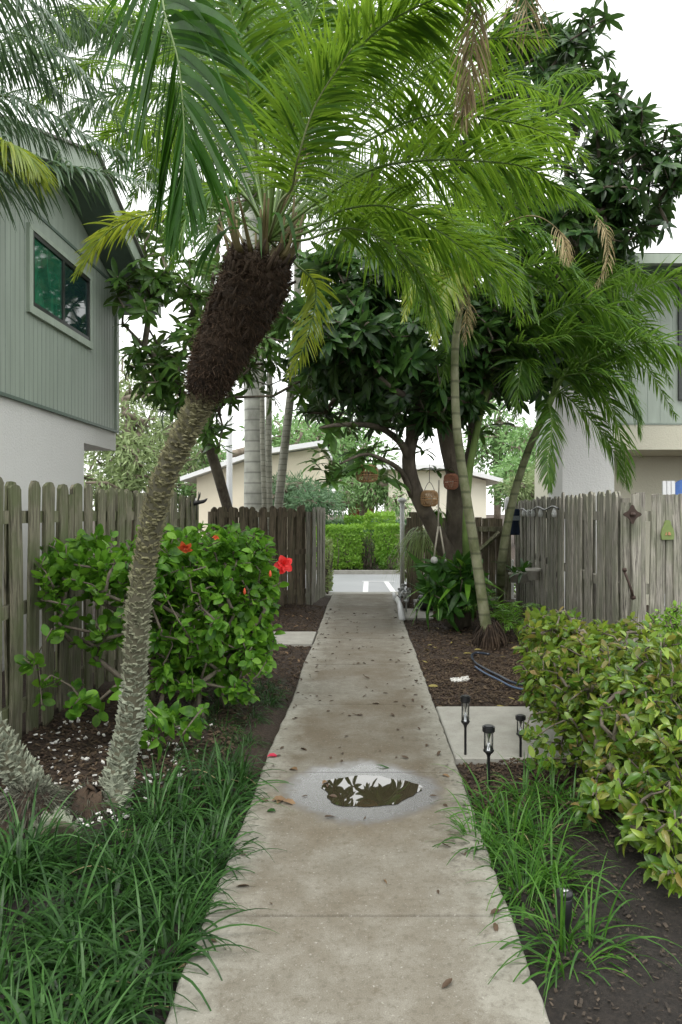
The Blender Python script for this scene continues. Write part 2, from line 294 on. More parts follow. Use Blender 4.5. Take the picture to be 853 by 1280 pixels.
def tag(o, label=None, cat=None, group=None, kind=None):
    for k, v in (('label', label), ('category', cat), ('group', group), ('kind', kind)):
        if v: o[k] = v
    return o
def thing(name, label, cat, loc=(0, 0, 0), group=None, rz=0):
    o = bpy.data.objects.new(name, None); COL.objects.link(o); o.location = loc; o.rotation_euler[2] = rz; o.empty_display_size = .1
    return tag(o, label, cat, group)
def part(name, mb, mats, parent=None, smooth=True, local=False, label=None):
    if isinstance(mats, str): mats = (mats,)
    org = (0, 0, 0)
    if parent is not None and not local:
        q = parent
        while q is not None: org = np.array(org) + np.array(q.location); q = q.parent
    me = mb.mesh(name, org, mats, smooth); o = bpy.data.objects.new(name, me); COL.objects.link(o); o.parent = parent
    if label: o['label'] = label
    return o
def solo(name, mb, mats, label, cat, loc=(0, 0, 0), group=None, kind=None, smooth=True):
    if isinstance(mats, str): mats = (mats,)
    o = bpy.data.objects.new(name, mb.mesh(name, loc, mats, smooth)); COL.objects.link(o); o.location = loc
    return tag(o, label, cat, group, kind)
def struct(name, mb, mats, smooth=False): return solo(name, mb, mats, None, None, kind='structure', smooth=smooth)
def copy_tree(o, parent=None):
    c = o.copy(); COL.objects.link(c); c.parent = parent
    for ch in list(o.children): copy_tree(ch, c)
    return c

def bez(pts, n):
    p = np.array(pts, float); k = len(p); p = np.vstack([2 * p[0] - p[1], p, 2 * p[-1] - p[-2]])
    t = np.linspace(0, k - 1, n); i = np.minimum(t.astype(int), k - 2); u = (t - i)[:, None]
    a, b, c, d = p[i], p[i + 1], p[i + 2], p[i + 3]
    return .5 * (2 * b + (c - a) * u + (2 * a - 5 * b + 4 * c - d) * u ** 2 + (3 * b - a - 3 * c + d) * u ** 3)

def leaves(mb, pos, d, n, L, W, droop=.15, fold=.12, mat=0, prof=((0, .08), (.28, .85), (.62, 1), (.86, .6), (1, .03)), simple=False):
    pos = np.atleast_2d(pos); k = len(pos); d = nrm(np.broadcast_to(d, (k, 3))); n = np.broadcast_to(n, (k, 3))
    s = nrm(np.cross(d, n)); n = np.cross(s, d); L = np.broadcast_to(L, (k,)); W = np.broadcast_to(W, (k,))
    rows = []
    for t, w in prof:
        c = pos + (L * t)[:, None] * d - (L * t * t * droop)[:, None] * n
        e = (W * w / 2)[:, None]
        if simple: rows += [c - s * e, c + s * e]
        else: rows += [c - s * e + n * e * fold * 2, c, c + s * e + n * e * fold * 2]
    m = len(prof); q = 2 if simple else 3
    v = np.stack(rows, 1).reshape(-1, 3); base = np.arange(k)[:, None] * (m * q)
    fs = []
    for i in range(m - 1):
        for j in range(q - 1): a = i * q + j; fs.append([a, a + 1, a + q + 1, a + q])
    f = (base[:, None] + np.array(fs)[None]).reshape(-1, 4)
    return mb.add(v, f, mat)

def strips(mb, base, d, wv, L, W, droop, segs=5, mat=0, curl=None):
    # ribbons that start along d and sag under gravity; wv = width direction
    k = len(base); rows = []; d = nrm(d); p = base.copy(); dd = d.copy()
    ts = np.linspace(0, 1, segs + 1); step = (L / segs)[:, None]
    for i, t in enumerate(ts):
        w = (W * (1 - .97 * max(0, (t - .35) / .65) ** 1.6) * (.45 + .55 * min(1, t / .18 + .0)) / 2)[:, None]
        ww = nrm(wv - dd * np.sum(wv * dd, 1, keepdims=True))
        rows += [p - ww * w, p + ww * w]
        g = np.array([0, 0, -1.])
        dd = nrm(dd + g * (droop / segs)[:, None] * (1 - dd[:, 2:3] * dd[:, 2:3] * .6 * (dd[:, 2:3] < 0)))
        p = p + dd * step
    v = np.stack(rows, 1).reshape(-1, 3); m = segs + 1
    f = (np.arange(k)[:, None, None] * (2 * m) + np.array([[2 * i, 2 * i + 1, 2 * i + 3, 2 * i + 2] for i in range(segs)])[None]).reshape(-1, 4)
    return mb.add(v, f, mat)

def frond(pts, n=46, ll=.32, lw=.018, fwd=.55, v=.15, droop=1.1, roll=0, hint=None, start=.22, rr=.009, mat=0, rmat=1, taper=.5, jit=.12, segs=5, twist=None):
    mb = MB(); m = 64; C = bez(pts, m); T = nrm(np.gradient(C, axis=0)); Z = np.array([0, 0, 1.])
    if hint is None:
        h = C[-1] - C[0]; h[2] = 0
        hint = np.cross(h if np.linalg.norm(h) > .05 else np.array([0, 1., 0]), Z)
    hint = nrm(hint); S = nrm(hint - T * (T @ hint)[:, None]); Nn = np.cross(S, T)
    if Nn[:m // 2, 2].mean() < 0: S = -S; Nn = -Nn
    S, Nn = S * math.cos(roll) + Nn * math.sin(roll), Nn * math.cos(roll) - S * math.sin(roll)
    mb.tube(C, np.linspace(rr, rr * .25, m), 5, rmat)
    for sd in (-1, 1):
        t = np.linspace(start, .995, n) + rng.normal(0, .15 / n, n); t = np.clip(t, 0, .999)
        i = (t * (m - 1)).astype(int); u = ((t * (m - 1)) - i)[:, None]; i2 = np.minimum(i + 1, m - 1)
        b = C[i] * (1 - u) + C[i2] * u; s_ = S[i] * sd; Tt = T[i]; Nt = Nn[i]
        q = (t - start) / (1 - start); prof = np.sin(np.pi * np.clip(.18 + q * .74, 0, 1)) ** .7
        prof = np.where(q < .4, prof, prof * (1 - taper * ((q - .4) / .6)))
        L = ll * prof * rng.uniform(.85, 1.12, n); a = fwd + .55 * q ** 2 + rng.normal(0, jit, n)
        d = s_ * np.cos(a)[:, None] + Tt * np.sin(a)[:, None] + Nt * (v + rng.normal(0, jit, n))[:, None]
        strips(mb, b, d, Tt + Nt * rng.normal(.15 * sd, .3, n)[:, None], L, lw * (.6 + .4 * prof) * rng.uniform(.8, 1.15, n), droop * rng.uniform(.5, 1.4, n), segs, mat)
    return mb

def rdir(k): return nrm(rng.normal(size=(k, 3)))

# ------------------------------------------------------------------ setting
def grid_lines(lo, hi, dlo, dhi, step):
    a = np.arange(dlo, dhi, step); far1 = lo + (dlo - lo) * (1 - np.geomspace(1, .004, 14)); far2 = dhi + (hi - dhi) * np.geomspace(.004, 1, 14)
    return np.concatenate([far1, a, [dhi], far2])
xs = grid_lines(-400, 400, -3.2, 3.4, .05); ys = grid_lines(-60, 700, .8, 13.8, .06)
X, Yg = np.meshgrid(xs, ys)
def bumps(x, y): return .012 * np.sin(x * 7.1 + 2 * np.sin(y * 3.3)) + .010 * np.sin(y * 8.7 + 1.7 * np.sin(x * 5)) + .009 * np.sin(x * 17 + y * 13)
def ground_z(x, y):
    e = np.clip((np.abs(x + .02) - .62) / .35, 0, 1); left = np.clip((-x - .65) / .5, 0, 1)
    z = -.045 + e * (bumps(x, y) + .02) + .03 * left
    z = np.where((y > 13.5), -.06, z)
    for (x0, x1, y0, y1) in SLABS: z = np.where((x > x0 - .08) & (x < x1 + .08) & (y > y0 - .08) & (y < y1 + .08), -.05, z)
    return np.where(y > 14.0, -.16, z)
SLABS = [(-2.3, -.64, 8.85, 9.75), (.60, 2.2, 4.72, 5.98), (.60, 1.55, 11.0, 12.1)]
Zg = ground_z(X, Yg); nx, ny = len(xs), len(ys)
mb = MB(); ii = (np.arange(ny - 1)[:, None] * nx + np.arange(nx - 1)[None]).reshape(-1)
mb.add(np.stack([X, Yg, Zg], -1).reshape(-1, 3), np.stack([ii, ii + 1, ii + nx + 1, ii + nx], -1)); struct('ground', mb, 'soil', True)

def path_mesh():
    joints = [1.28 + 1.58 * i for i in range(-1, 9)]; prof = [(-1.2, 0)]
    for j in joints:
        if -1.1 < j < 14.1: prof += [(j - .009, 0), (j - .004, -.014), (j + .004, -.014), (j + .009, 0)]
    prof += [(14.25, 0), (14.27, -.012), (14.27, -.14)]
    dense = []
    for (a_, za), (b_, zb) in zip(prof[:-1], prof[1:]):
        k_ = max(1, int((b_ - a_) / .035)) if (za == 0 and zb == 0) else 1
        dense += [(a_ + (b_ - a_) * i / k_, za + (zb - za) * i / k_) for i in range(k_)]
    prof = dense + [prof[-1]]
    wr = np.random.default_rng(3); wob = {}
    for sd_ in (0, 1):
        w_ = wr.normal(0, 1, len(prof)); w_ = np.convolve(w_, np.ones(5) / 5, 'same') * .006 + np.convolve(w_, np.ones(41) / 41, 'same') * .03; w_ -= np.where(wr.random(len(prof)) < .03, .014, 0); wob[sd_] = w_
    xp = [(-.628, -.14), (-.628, -.014), (-.620, -.003), (-.612, 0), (0, 0), (.574, 0), (.582, -.003), (.590, -.014), (.590, -.14)]
    v = [(x + (0 if x == 0 else (-wob[0][q_] if x < 0 else wob[1][q_])), y, min(a, b) if (a < -.1 or b < -.1) else a + b) for q_, (y, b) in enumerate(prof) for (x, a) in xp]; k = len(xp)
    f = [(i * k + j, i * k + j + 1, (i + 1) * k + j + 1, (i + 1) * k + j) for i in range(len(prof) - 1) for j in range(k - 1)]
    return MB().add(v, f)
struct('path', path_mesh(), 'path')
for x0, x1, y0, y1 in SLABS:
    mb = MB(); b = .008
    z = -.006
    mb.add([(x0, y0, -.12), (x1, y0, -.12), (x1, y1, -.12), (x0, y1, -.12), (x0, y0, z - b), (x1, y0, z - b), (x1, y1, z - b), (x0, y1, z - b),
            (x0 + b, y0 + b, z), (x1 - b, y0 + b, z), (x1 - b, y1 - b, z), (x0 + b, y1 - b, z)],
           [(0, 1, 5, 4), (1, 2, 6, 5), (2, 3, 7, 6), (3, 0, 4, 7), (4, 5, 9, 8), (5, 6, 10, 9), (6, 7, 11, 10), (7, 4, 8, 11), (8, 9, 10, 11)])
    struct('side_path', mb, 'slab')
mb = MB(); mb.b2((-60, 14.9, -.5), (60, 20.2, -.125)); struct('road', mb, 'road')
mb = MB(); mb.b2((-60, 14.28, -.4), (60, 14.89, -.035)); struct('kerb', mb, 'slab')
mb = MB(); mb.b2((-60, 20.2, -.4), (60, 20.38, -.02)); struct('kerb', mb, 'slab')
mb = MB(); mb.b2((-60, 20.39, -.5), (60, 45, -.06)); struct('verge', mb, 'soil')
mb = MB()
for (a, b) in ((G(457, 740, -.12), G(458, 727, -.12)), (G(492, 740, -.12), G(483, 727, -.12))):
    mb.add([(a[0] - .06, a[1], -.121), (a[0] + .06, a[1], -.121), (b[0] + .06, b[1], -.121), (b[0] - .06, b[1], -.121)], [(0, 1, 2, 3)])
a = G(456, 727, -.12); mb.add([(a[0] - .06, a[1] + .0, -.117), (a[0] + .75, a[1], -.117), (a[0] + .75, a[1] + .12, -.117), (a[0] - .06, a[1] + .12, -.117)], [(0, 1, 2, 3)])
mb.add([(-6, 15.1, -.119), (-.45, 15.1, -.119), (-.45, 15.28, -.119), (-6, 15.28, -.119)], [(0, 1, 2, 3)])
struct('road_markings', mb, 'paint')
# puddle
th = np.linspace(0, 2 * np.pi, 80, endpoint=False)
r = .93 + .07 * np.sin(3 * th + 1) + .05 * np.sin(5 * th + .4) + .02 * np.sin(11 * th) + .01 * np.sin(19 * th + 2)
v = np.stack([.03 + .30 * r * np.cos(th), 4.15 + .25 * r * np.sin(th), np.full(80, .0025)], -1)
mb = MB(); mb.v.append(v); mb.n = 80; mb.f.append((np.arange(80)[None], 0)); struct('puddle', mb, 'water')

# ------------------------------------------------------------------ fences
def picket_mesh(h, w, seed, style):
    r = np.random.default_rng(seed); t = .018; mb = MB(); c = .028 * r.uniform(.8, 1.4)
    if style == 'dog': top = [(-w / 2, h - c * 1.2), (-w / 2 + c, h - .006 * r.random()), (-.01, h + .004), (w / 2 - c, h - .006 * r.random()), (w / 2, h - c * 1.2 * r.uniform(.7, 1.2))]
    else: top = [(-w / 2, h - .004 * r.random()), (-w / 4, h + .006 * r.random()), (w / 4, h - .012 * r.random()), (w / 2, h - .003)]
    n = 9; hs = np.linspace(0, h - .06, n); wob = np.cumsum(r.normal(0, .0016, n)); bow = .010 * r.normal() * np.sin(np.linspace(0, np.pi, n))
    left = [(-w / 2 + wob[i], z) for i, z in enumerate(hs)]; right = [(w / 2 + wob[i] + .002 * r.normal(), z) for i, z in enumerate(hs)]
    tp = [(x + wob[-1], z) for x, z in top]
    # columns: build rows of left/right then the top polygon
    vf = []; 
    for i in range(n): vf += [left[i], right[i]]
    k0 = len(vf); vf += tp; k = len(vf)
    def yb(z): return np.interp(z, hs, bow)
    V = [(x, -t / 2 + yb(z), z) for x, z in vf] + [(x, t / 2 + yb(z), z) for x, z in vf]
    mb.v.append(np.array(V)); mb.n = len(V); q = []
    for i in range(n - 1):
        a, b, c2, d = 2 * i, 2 * i + 1, 2 * i + 3, 2 * i + 2
        q += [(a, b, c2, d), (a + k, d + k, c2 + k, b + k), (a, d, d + k, a + k), (b, b + k, c2 + k, c2)]
    q.append((0, k, k + 1, 1)); mb.f.append((np.array(q), 0))
    top_loop = [2 * n - 2, 2 * n - 1] + list(range(k0 + len(tp) - 1, k0 - 1, -1))
    mb.f.append((np.array([top_loop]), 0)); mb.f.append((np.array([[i + k for i in top_loop[::-1]]]), 0))
    m2 = len(top_loop)
    mb.f.append((np.array([(top_loop[i], top_loop[i] + k, top_loop[(i + 1) % m2] + k, top_loop[(i + 1) % m2]) for i in range(1, m2)]), 0))
    return mb.mesh('picket', (0, 0, 0), ('wood',), False)
def fence(A, B, h, label, w=.14, pitch=.26, back=True, mat='wood', style='dog', group='wooden fences along the yards', jit=.018, posts=2.4, base=.0, rails=(.25, .95, 1.6), taper=0, name='wooden_fence', wv=.0, postface=0):
    A = np.array(A, float); B = np.array(B, float); L = np.linalg.norm(B - A); rz = math.atan2(B[1] - A[1], B[0] - A[0])
    t = thing(name, label, 'fence', (A[0], A[1], -.03), group, rz)
    vars_ = []
    for i in range(6):
        me = picket_mesh(h - base, w * (1 + wv * random.uniform(-1, 1)), 11 + i * 7 + int(h * 100) + int(L * 10), style); me.materials[0] = M[mat]; vars_.append(me)
    for side in ([1, -1] if back else [1]):
        x = w / 2 + (0 if side == 1 else pitch / 2)
        while x < L - w / 2 + .01:
            o = bpy.data.objects.new('picket', random.choice(vars_)); COL.objects.link(o); o.parent = t
            o.location = (x + random.gauss(0, .006), side * .032, base + random.gauss(0, jit) - taper * x / L); o.rotation_euler = (random.gauss(0, .006), random.gauss(0, .010), 0 if random.random() < .5 else math.pi)
            x += pitch
    for z in rails:
        mb = MB(); mb.b2((0, -.021, z - .045), (L, .021, z + .045)); part('rail', mb, mat, t, False, True)
    k = max(1, round(L / posts))
    for i in range(k + 1):
        mb = MB(); x = L * i / k; mb.b2((x - .048, -.048 - .055 * 1 * postface - .0, 0), (x + .048, .012 - .0, h - .08)); part('post', mb, mat, t, False, True)
    return t
fence((-2.45, 3.7), (-2.42, 10.3), 1.86, 'tall weathered fence of dog-eared pickets on the left beneath the grey-green house', w=.155, pitch=.265, jit=.014)
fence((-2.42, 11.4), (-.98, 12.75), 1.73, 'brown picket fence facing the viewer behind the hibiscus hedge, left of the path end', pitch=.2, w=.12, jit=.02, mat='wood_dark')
fence((-.80, 14.2), (-.96, 12.66), 1.73, 'short grey fence end along the left edge of the path by the road', pitch=.17, w=.13, jit=.005, mat='wood_grey', back=False)
fence((2.32, 6.45), (2.83, 13.2), 1.84, 'grey picket fence with gaps running beside the palm trunks on the right', w=.14, pitch=.245, mat='wood_grey', jit=.016)
fence((6.2, 7.7), (2.34, 6.36), 1.80, 'solid grey board fence panel at the far right with green ornament on it', w=.088, pitch=.091, mat='wood_grey', back=False, style='flat', wv=.06, jit=.006)
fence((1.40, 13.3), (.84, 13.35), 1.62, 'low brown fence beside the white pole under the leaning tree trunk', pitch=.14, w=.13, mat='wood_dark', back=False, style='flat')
# gate between the trees
g = thing('wooden_gate', 'old brown wooden gate with diagonal brace behind the slender palm stems', 'gate', (1.4, 13.3, -.03))
for i in range(9):
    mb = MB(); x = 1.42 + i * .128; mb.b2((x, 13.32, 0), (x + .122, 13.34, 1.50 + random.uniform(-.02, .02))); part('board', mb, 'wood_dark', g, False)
for z in (.25, 1.3):
    mb = MB(); mb.b2((1.42, 13.27, z - .045), (2.56, 13.318, z + .045)); part('rail', mb, 'wood', g, False)
mb = MB(); mb.tube([(1.46, 13.24, .3), (2.5, 13.24, 1.24)], .045, 4); part('brace', mb, 'wood', g, False)
mb = MB(); mb.b2((2.6, 13.2, 0), (2.70, 13.3, 1.66)); part('post', mb, 'wood', g, False)
mb = MB(); mb.lathe((2.65, 13.25, 1.662), [(.06, 0), (.066, .02), (.062, .14), (.05, .2), (.02, .23), (0, .235)], 12); part('post_cap', mb, 'white', g)

# ------------------------------------------------------------------ left house
hx = -3.6
hs = thing('two_storey_house', 'grey-green sided house with white stucco base and gable roof on the left', 'house', (hx, 8, 0))
mb = MB(); mb.prism([(2.5, -.2), (9.26, -.2), (9.26, 2.5), (10.45, 2.5), (10.45, 2.77), (2.5, 2.77)], (0, 1, 0), (0, 0, 1), (-6, 0, 0)); mb.v[-1] += np.array([hx, 0, 0]); part('stucco_wall', mb, 'stucco', hs, False)
pk, pz, sl_ = 8.35, 5.56, .36
wt = [(10.45, 2.772), (10.45, pz - sl_ * (10.45 - pk)), (pk, pz), (2.5, pz - sl_ * (pk - 2.5)), (2.5, 2.772)]
mb = MB(); mb.prism([(y, z) for y, z in wt], (0, 1, 0), (0, 0, 1), (-6, 0, 0)); mb.v[-1] += np.array([hx + .02, 0, 0]); part('siding_wall', mb, 'siding', hs, False)
mb = MB()
for y in np.arange(2.7, 10.4, .102):      # vertical board grooves
    if 7.64 < y < 9.44: zt = 3.72
    else: zt = pz - sl_ * abs(y - pk) - .02
    w_ = .0022 if round((y - 2.7) / .102) % 4 else .006
    mb.b2((hx + .0185, y - w_, 2.79), (hx + .0225, y + w_, zt))
part('board_groove', mb, 'groove', hs, False)
mb = MB(); mb.b2((hx + .021, 2.5, 4.85), (hx + .034, 10.45, 4.885)); mb.b2((hx + .018, 2.5, 2.755), (hx + .045, 10.46, 2.79)); part('seam_trim', mb, 'siding_dark', hs, False)
mb = MB(); mb.b2((hx + .021, 10.37, 2.79), (hx + .045, 10.462, 4.83)); part('corner_board', mb, 'siding_trim', hs, False)
y0, y1, z0, z1 = 7.72, 9.34, 3.82, 4.63
mb = MB(); f_ = .085
mb.b2((hx + .02, y0 - f_, z0 - f_), (hx + .06, y1 + f_, z0)); mb.b2((hx + .02, y0 - f_, z1), (hx + .06, y1 + f_, z1 + f_ * .6)); mb.b2((hx + .02, y0 - f_, z0 + .001), (hx + .058, y0, z1 - .001)); mb.b2((hx + .02, y1, z0 + .001), (hx + .058, y1 + f_ * .6, z1 - .001))
win = part('window', mb, 'siding_trim', hs, False)
mb = MB()
for (a, b) in (((y0, z0 + .001), (y1, z0 + .05)), ((y0, z1 - .05), (y1, z1 - .001)), ((y0 + .001, z0 + .051), (y0 + .045, z1 - .051)), ((y1 - .045, z0 + .051), (y1 - .001, z1 - .051)), ((8.50, z0 + .051), (8.555, z1 - .051))):
    mb.b2((hx + .021, a[0], a[1]), (hx + .05, b[0], b[1]))
part('sash', mb, 'bronze', win, False)
mb = MB(); mb.b2((hx + .021, y0 + .046, z0 + .051), (hx + .032, 8.499, z1 - .051)); part('pane', mb, 'pane', win, False, label='mottled green left window pane')
mb = MB(); mb.b2((hx + .021, 8.556, z0 + .051), (hx + .029, y1 - .046, z1 - .051)); part('pane', mb, 'pane_dark', win, False, label='dark right window pane')
o_ = .5; mb = MB()
rt = [(2.2, pz - sl_ * (pk - 2.2)), (pk, pz), (11.0, pz - sl_ * (11.0 - pk)), (11.0, pz + .15 - sl_ * (11.0 - pk)), (pk, pz + .15), (2.2, pz + .15 - sl_ * (pk - 2.2))]
mb.prism([(y, z + .012) for y, z in rt], (0, 1, 0), (0, 0, 1), (-6.5 - o_, 0, 0)); mb.v[-1] += np.array([hx + o_ - .03, 0, 0]); rf = part('roof', mb, 'siding_dark', hs, False)
mb = MB(); rt2 = [(y, z + (.03 if i > 2 else -.04)) for i, (y, z) in enumerate(rt)]; rt2 = [(2.18, rt2[0][1]), rt2[1], (11.02, rt2[2][1]), (11.02, rt2[3][1]), rt2[4], (2.18, rt2[5][1])]
mb.prism([(y, z + .012) for y, z in rt2], (0, 1, 0), (0, 0, 1), (.03, 0, 0)); mb.v[-1] += np.array([hx + o_ - .029, 0, 0]); part('fascia', mb, 'siding_trim', rf, False)
mb = MB(); mb.prism([(y, z) for y, z in [(2.1, rt[5][1] + .01), (pk, pz + .175), (11.1, rt[3][1] + .01), (11.1, rt[3][1] + .035), (pk, pz + .20), (2.1, rt[5][1] + .035)]], (0, 1, 0), (0, 0, 1), (-7.1, 0, 0)); mb.v[-1] += np.array([hx + o_ + .04, 0, .02]); part('shingles', mb, 'roof', rf, False)

# ------------------------------------------------------------------ right house
ry = 11.4
hr = thing('two_storey_house', 'cream and sage green house with flat eave behind the right fence', 'house', (5, ry, 0))
def PX(px, Y=ry): return (px - CX) * Y / F
def PZ(py, Y=ry): return EYE - (py - HY) * Y / F
mb = MB(); mb.b2((PX(764), ry, PZ(562)), (13, ry + 5, PZ(531))); mb.b2((PX(764), ry + 1.3, -.2), (12.9, ry + 5.1, PZ(562) - .002)); part('porch_wall', mb, 'stucco_cream', hr, False)
mb = MB(); mb.b2((PX(700), ry - .15, -.2), (PX(764) - .002, ry + .7, PZ(470))); part('stucco_wall', mb, 'stucco', hr, False)
mb = MB(); mb.b2((PX(764) + .01, ry + .02, PZ(531) + .002), (13, ry + 5, PZ(345))); part('siding_wall', mb, 'siding', hr, False)
mb = MB()
for x in np.arange(4.1, 12, .2): mb.b2((x, ry + .016, PZ(531) + .04), (x + .004, ry + .024, PZ(345)))
mb.b2((PX(764), ry - .01, PZ(531)), (13, ry + .03, PZ(531) + .03)); part('seam', mb, 'groove', hr, False)
mb = MB(); mb.b2((PX(690), ry - .5, PZ(345) + .002), (13.5, ry + 5.5, PZ(345) + .08)); rf = part('roof', mb, 'siding_dark', hr, False)
mb = MB(); mb.b2((PX(687, ry - .5), ry - .54, PZ(345) - .01), (13.5, ry - .501, PZ(318, ry - .5))); mb.b2((PX(687, ry - .5), ry - .64, PZ(330, ry - .6)), (13.5, ry - .543, PZ(318, ry - .6))); part('gutter', mb, 'siding_trim', rf, False)
mb = MB(); mb.add([(PX(690), ry - .5, PZ(318, ry - .6) - .03), (13.5, ry - .5, PZ(318, ry - .6) - .03), (13.5, ry + 5, PZ(320) + .9), (PX(690), ry + 5, PZ(320) + .9)], [(0, 1, 2, 3)]); mb.add([(PX(690), ry - .5, PZ(330)), (13.5, ry - .5, PZ(330)), (13.5, ry + 5, PZ(330) + .8), (PX(690), ry + 5, PZ(330) + .8)], [(3, 2, 1, 0)]); part('shingles', mb, 'roof', rf, False)
mb = MB(); mb.b2((PX(848), ry - .03, PZ(500)), (PX(1000), ry + .019, PZ(355))); part('window', mb, 'bronze', hr, False)

# ------------------------------------------------------------------ far houses
def far_house(name, label, x0, x1, Y, z0, z1, wall, roofpts, depth=6, extra=None):
    t = thing(name, label, 'house', ((x0 + x1) / 2, Y, 0)); mb = MB(); mb.b2((x0, Y, -.3), (x1, Y + depth, z1)); part('wall', mb, wall, t, False)
    mb = MB(); mb.prism(roofpts, (1, 0, 0), (0, 0, 1), (0, depth + 1, 0)); mb.v[-1] += np.array([0, Y - .45, 0]); part('roof', mb, 'white', t, False); return t
Y = 32; q = lambda px, py, Y=32: (PX(px, Y), PZ(py, Y))
t = thing('cream_house', 'pale cream house with low pitched white roof edge seen behind the leaning tree trunks', 'house', (PX(550, Y), Y, 0))
mb = MB(); mb.prism([(PX(486, Y), -.3), (PX(608, Y), -.3), (PX(608, Y), PZ(601, Y)), (PX(560, Y), PZ(588, Y)), (PX(486, Y), PZ(588, Y))], (1, 0, 0), (0, 0, 1), (0, 7, 0)); mb.v[-1] += np.array([0, Y, 0]); part('wall', mb, 'cream', t, False)
mb = MB(); mb.prism([(PX(626, Y), PZ(604, Y)), (PX(626, Y), PZ(599, Y)), (PX(560, Y), PZ(582, Y)), (PX(470, Y), PZ(582, Y)), (PX(470, Y), PZ(587.5, Y)), (PX(560, Y), PZ(587.5, Y))], (1, 0, 0), (0, 0, 1), (0, 8, 0)); mb.v[-1] += np.array([0, Y - .6, 0]); part('roof', mb, 'white', t, False)
t = thing('peach_house', 'peach walled house with sloping white eave beyond the left fence', 'house', (PX(270, 24), 24, 0)); Y = 24
mb = MB(); mb.prism([(PX(246, Y), -.3), (PX(400, Y), -.3), (PX(400, Y), PZ(560, Y)), (PX(320, Y), PZ(572, Y)), (PX(246, Y), PZ(597, Y))], (1, 0, 0), (0, 0, 1), (0, 6, 0)); mb.v[-1] += np.array([0, Y, 0]); part('wall', mb, 'peach', t, False)
mb = MB(); mb.prism([(PX(230, Y), PZ(602, Y)), (PX(230, Y), PZ(597, Y)), (PX(320, Y), PZ(565, Y)), (PX(405, Y), PZ(552, Y)), (PX(405, Y), PZ(558, Y)), (PX(320, Y), PZ(571, Y))], (1, 0, 0), (0, 0, 1), (0, 7, 0)); mb.v[-1] += np.array([0, Y - .5, 0]); part('roof', mb, 'white', t, False)
mb = MB(); mb.b2((PX(232, Y), Y + .4, .5), (PX(245, Y), Y + .5, PZ(622, Y))); part('shutter', mb, 'white', t, False)
Y = 44; t = thing('red_house', 'small red-brown house with a pale roof seen beyond the hedge above the road', 'house', (PX(450, Y), Y, 0))
mb = MB(); mb.b2((PX(436, Y), Y, -.2), (PX(468, Y), Y + 5, PZ(628, Y))); part('wall', mb, 'brickred', t, False)
mb = MB(); mb.prism([(PX(428, Y), PZ(628, Y)), (PX(434, Y), PZ(622, Y)), (PX(470, Y), PZ(622, Y)), (PX(476, Y), PZ(628, Y))], (1, 0, 0), (0, 0, 1), (0, 5, 0)); mb.v[-1] += np.array([0, Y - .4, .01]); part('roof', mb, 'offwhite', t, False)
mb = MB(); mb.b2((PX(454.5, Y), Y - .03, -.1), (PX(457, Y), Y - .002, PZ(630, Y))); part('door_frame', mb, 'white', t, False)

# ------------------------------------------------------------------ tree generator
def skeleton(root, targets, r0=.012, sag=.08, power=.44, maxr=.2):
    nodes = [np.array(p, float) for p in root]; par = [-1] + list(range(len(root) - 1)); tips = []
    start = max(0, len(root) // 2); tg = sorted(targets, key=lambda p: np.linalg.norm(p - nodes[-1]))
    for p in tg:
        A = np.array(nodes[start:]); dd = np.linalg.norm(A - p, axis=1) * (1 + .35 * (A[:, 2] > p[2] + .1)); j = int(np.argmin(dd)) + start; a = nodes[j]; D = np.linalg.norm(p - a)
        k = max(1, int(D / .35)); prev = j; off = rng.normal(0, .07 * D, 3)
        for s in range(1, k + 1):
            u = s / k; c = a * (1 - u) + p * u + off * math.sin(math.pi * u) + np.array([0, 0, -sag * D * math.sin(math.pi * u)])
            nodes.append(c); par.append(prev); prev = len(nodes) - 1
        tips.append(prev)
    n = len(nodes); cnt = np.zeros(n)
    for t_ in tips: cnt[t_] += 1
    for i in range(n - 1, 0, -1): cnt[par[i]] += cnt[i]
    rad = np.minimum(r0 * np.maximum(cnt, .6) ** power, maxr)
    return np.array(nodes), par, rad, tips
def tubes_from(nodes, par, rad, mb, mat=0, k=6, keep=None):
    kids = {}
    for i, p in enumerate(par):
        if p >= 0: kids.setdefault(p, []).append(i)
    stack = [(0, None)]
    while stack:
        i, fr = stack.pop(); ch = [i] if fr is None else [fr, i]; rr = [rad[i]] if fr is None else [min(rad[fr], rad[i] * 1.25), rad[i]]
        while kids.get(ch[-1]):
            c = sorted(kids[ch[-1]], key=lambda q: -rad[q]); 
            for o in c[1:]: stack.append((o, ch[-1]))
            ch.append(c[0]); rr.append(rad[c[0]])
        if len(ch) > 1: mb.tube(nodes[ch], np.array(rr), k if max(rr) < .05 else 10, mat)
def ell_points(ells, spacing_n):
    out = []
    for (c, r, n) in ells:
        d = rdir(n); u = rng.uniform(.25, 1, n) ** .45; out.append(np.array(c) + d * u[:, None] * np.array(r))
    return np.vstack(out)
def whorls(mb, tips, dirs, n=(8, 13), L=.24, W=.075, droop=.35, mat=0, light=None):
    pos, dd, nn, LL = [], [], [], []
    for p, a in zip(tips, dirs):
        a = nrm(a); k = rng.integers(*n); h = nrm(np.cross(a, [.3, .2, .9])); g = np.cross(a, h); ph = rng.uniform(0, 6.28)
        for i in range(k):
            t = ph + i * 2.4; el = rng.uniform(-.15, .85); rd = h * math.cos(t) + g * math.sin(t)
            d = rd * math.cos(el) + a * math.sin(el) + np.array([0, 0, -.18]); pos.append(p - a * rng.uniform(0, .07)); dd.append(d); nn.append(a * math.cos(el) - rd * math.sin(el) + rng.normal(0, .15, 3)); LL.append(L * rng.uniform(.6, 1.12))
    LL = np.array(LL); leaves(mb, np.array(pos), np.array(dd), np.array(nn), LL, LL * W / L, droop=droop, fold=.14, mat=mat)
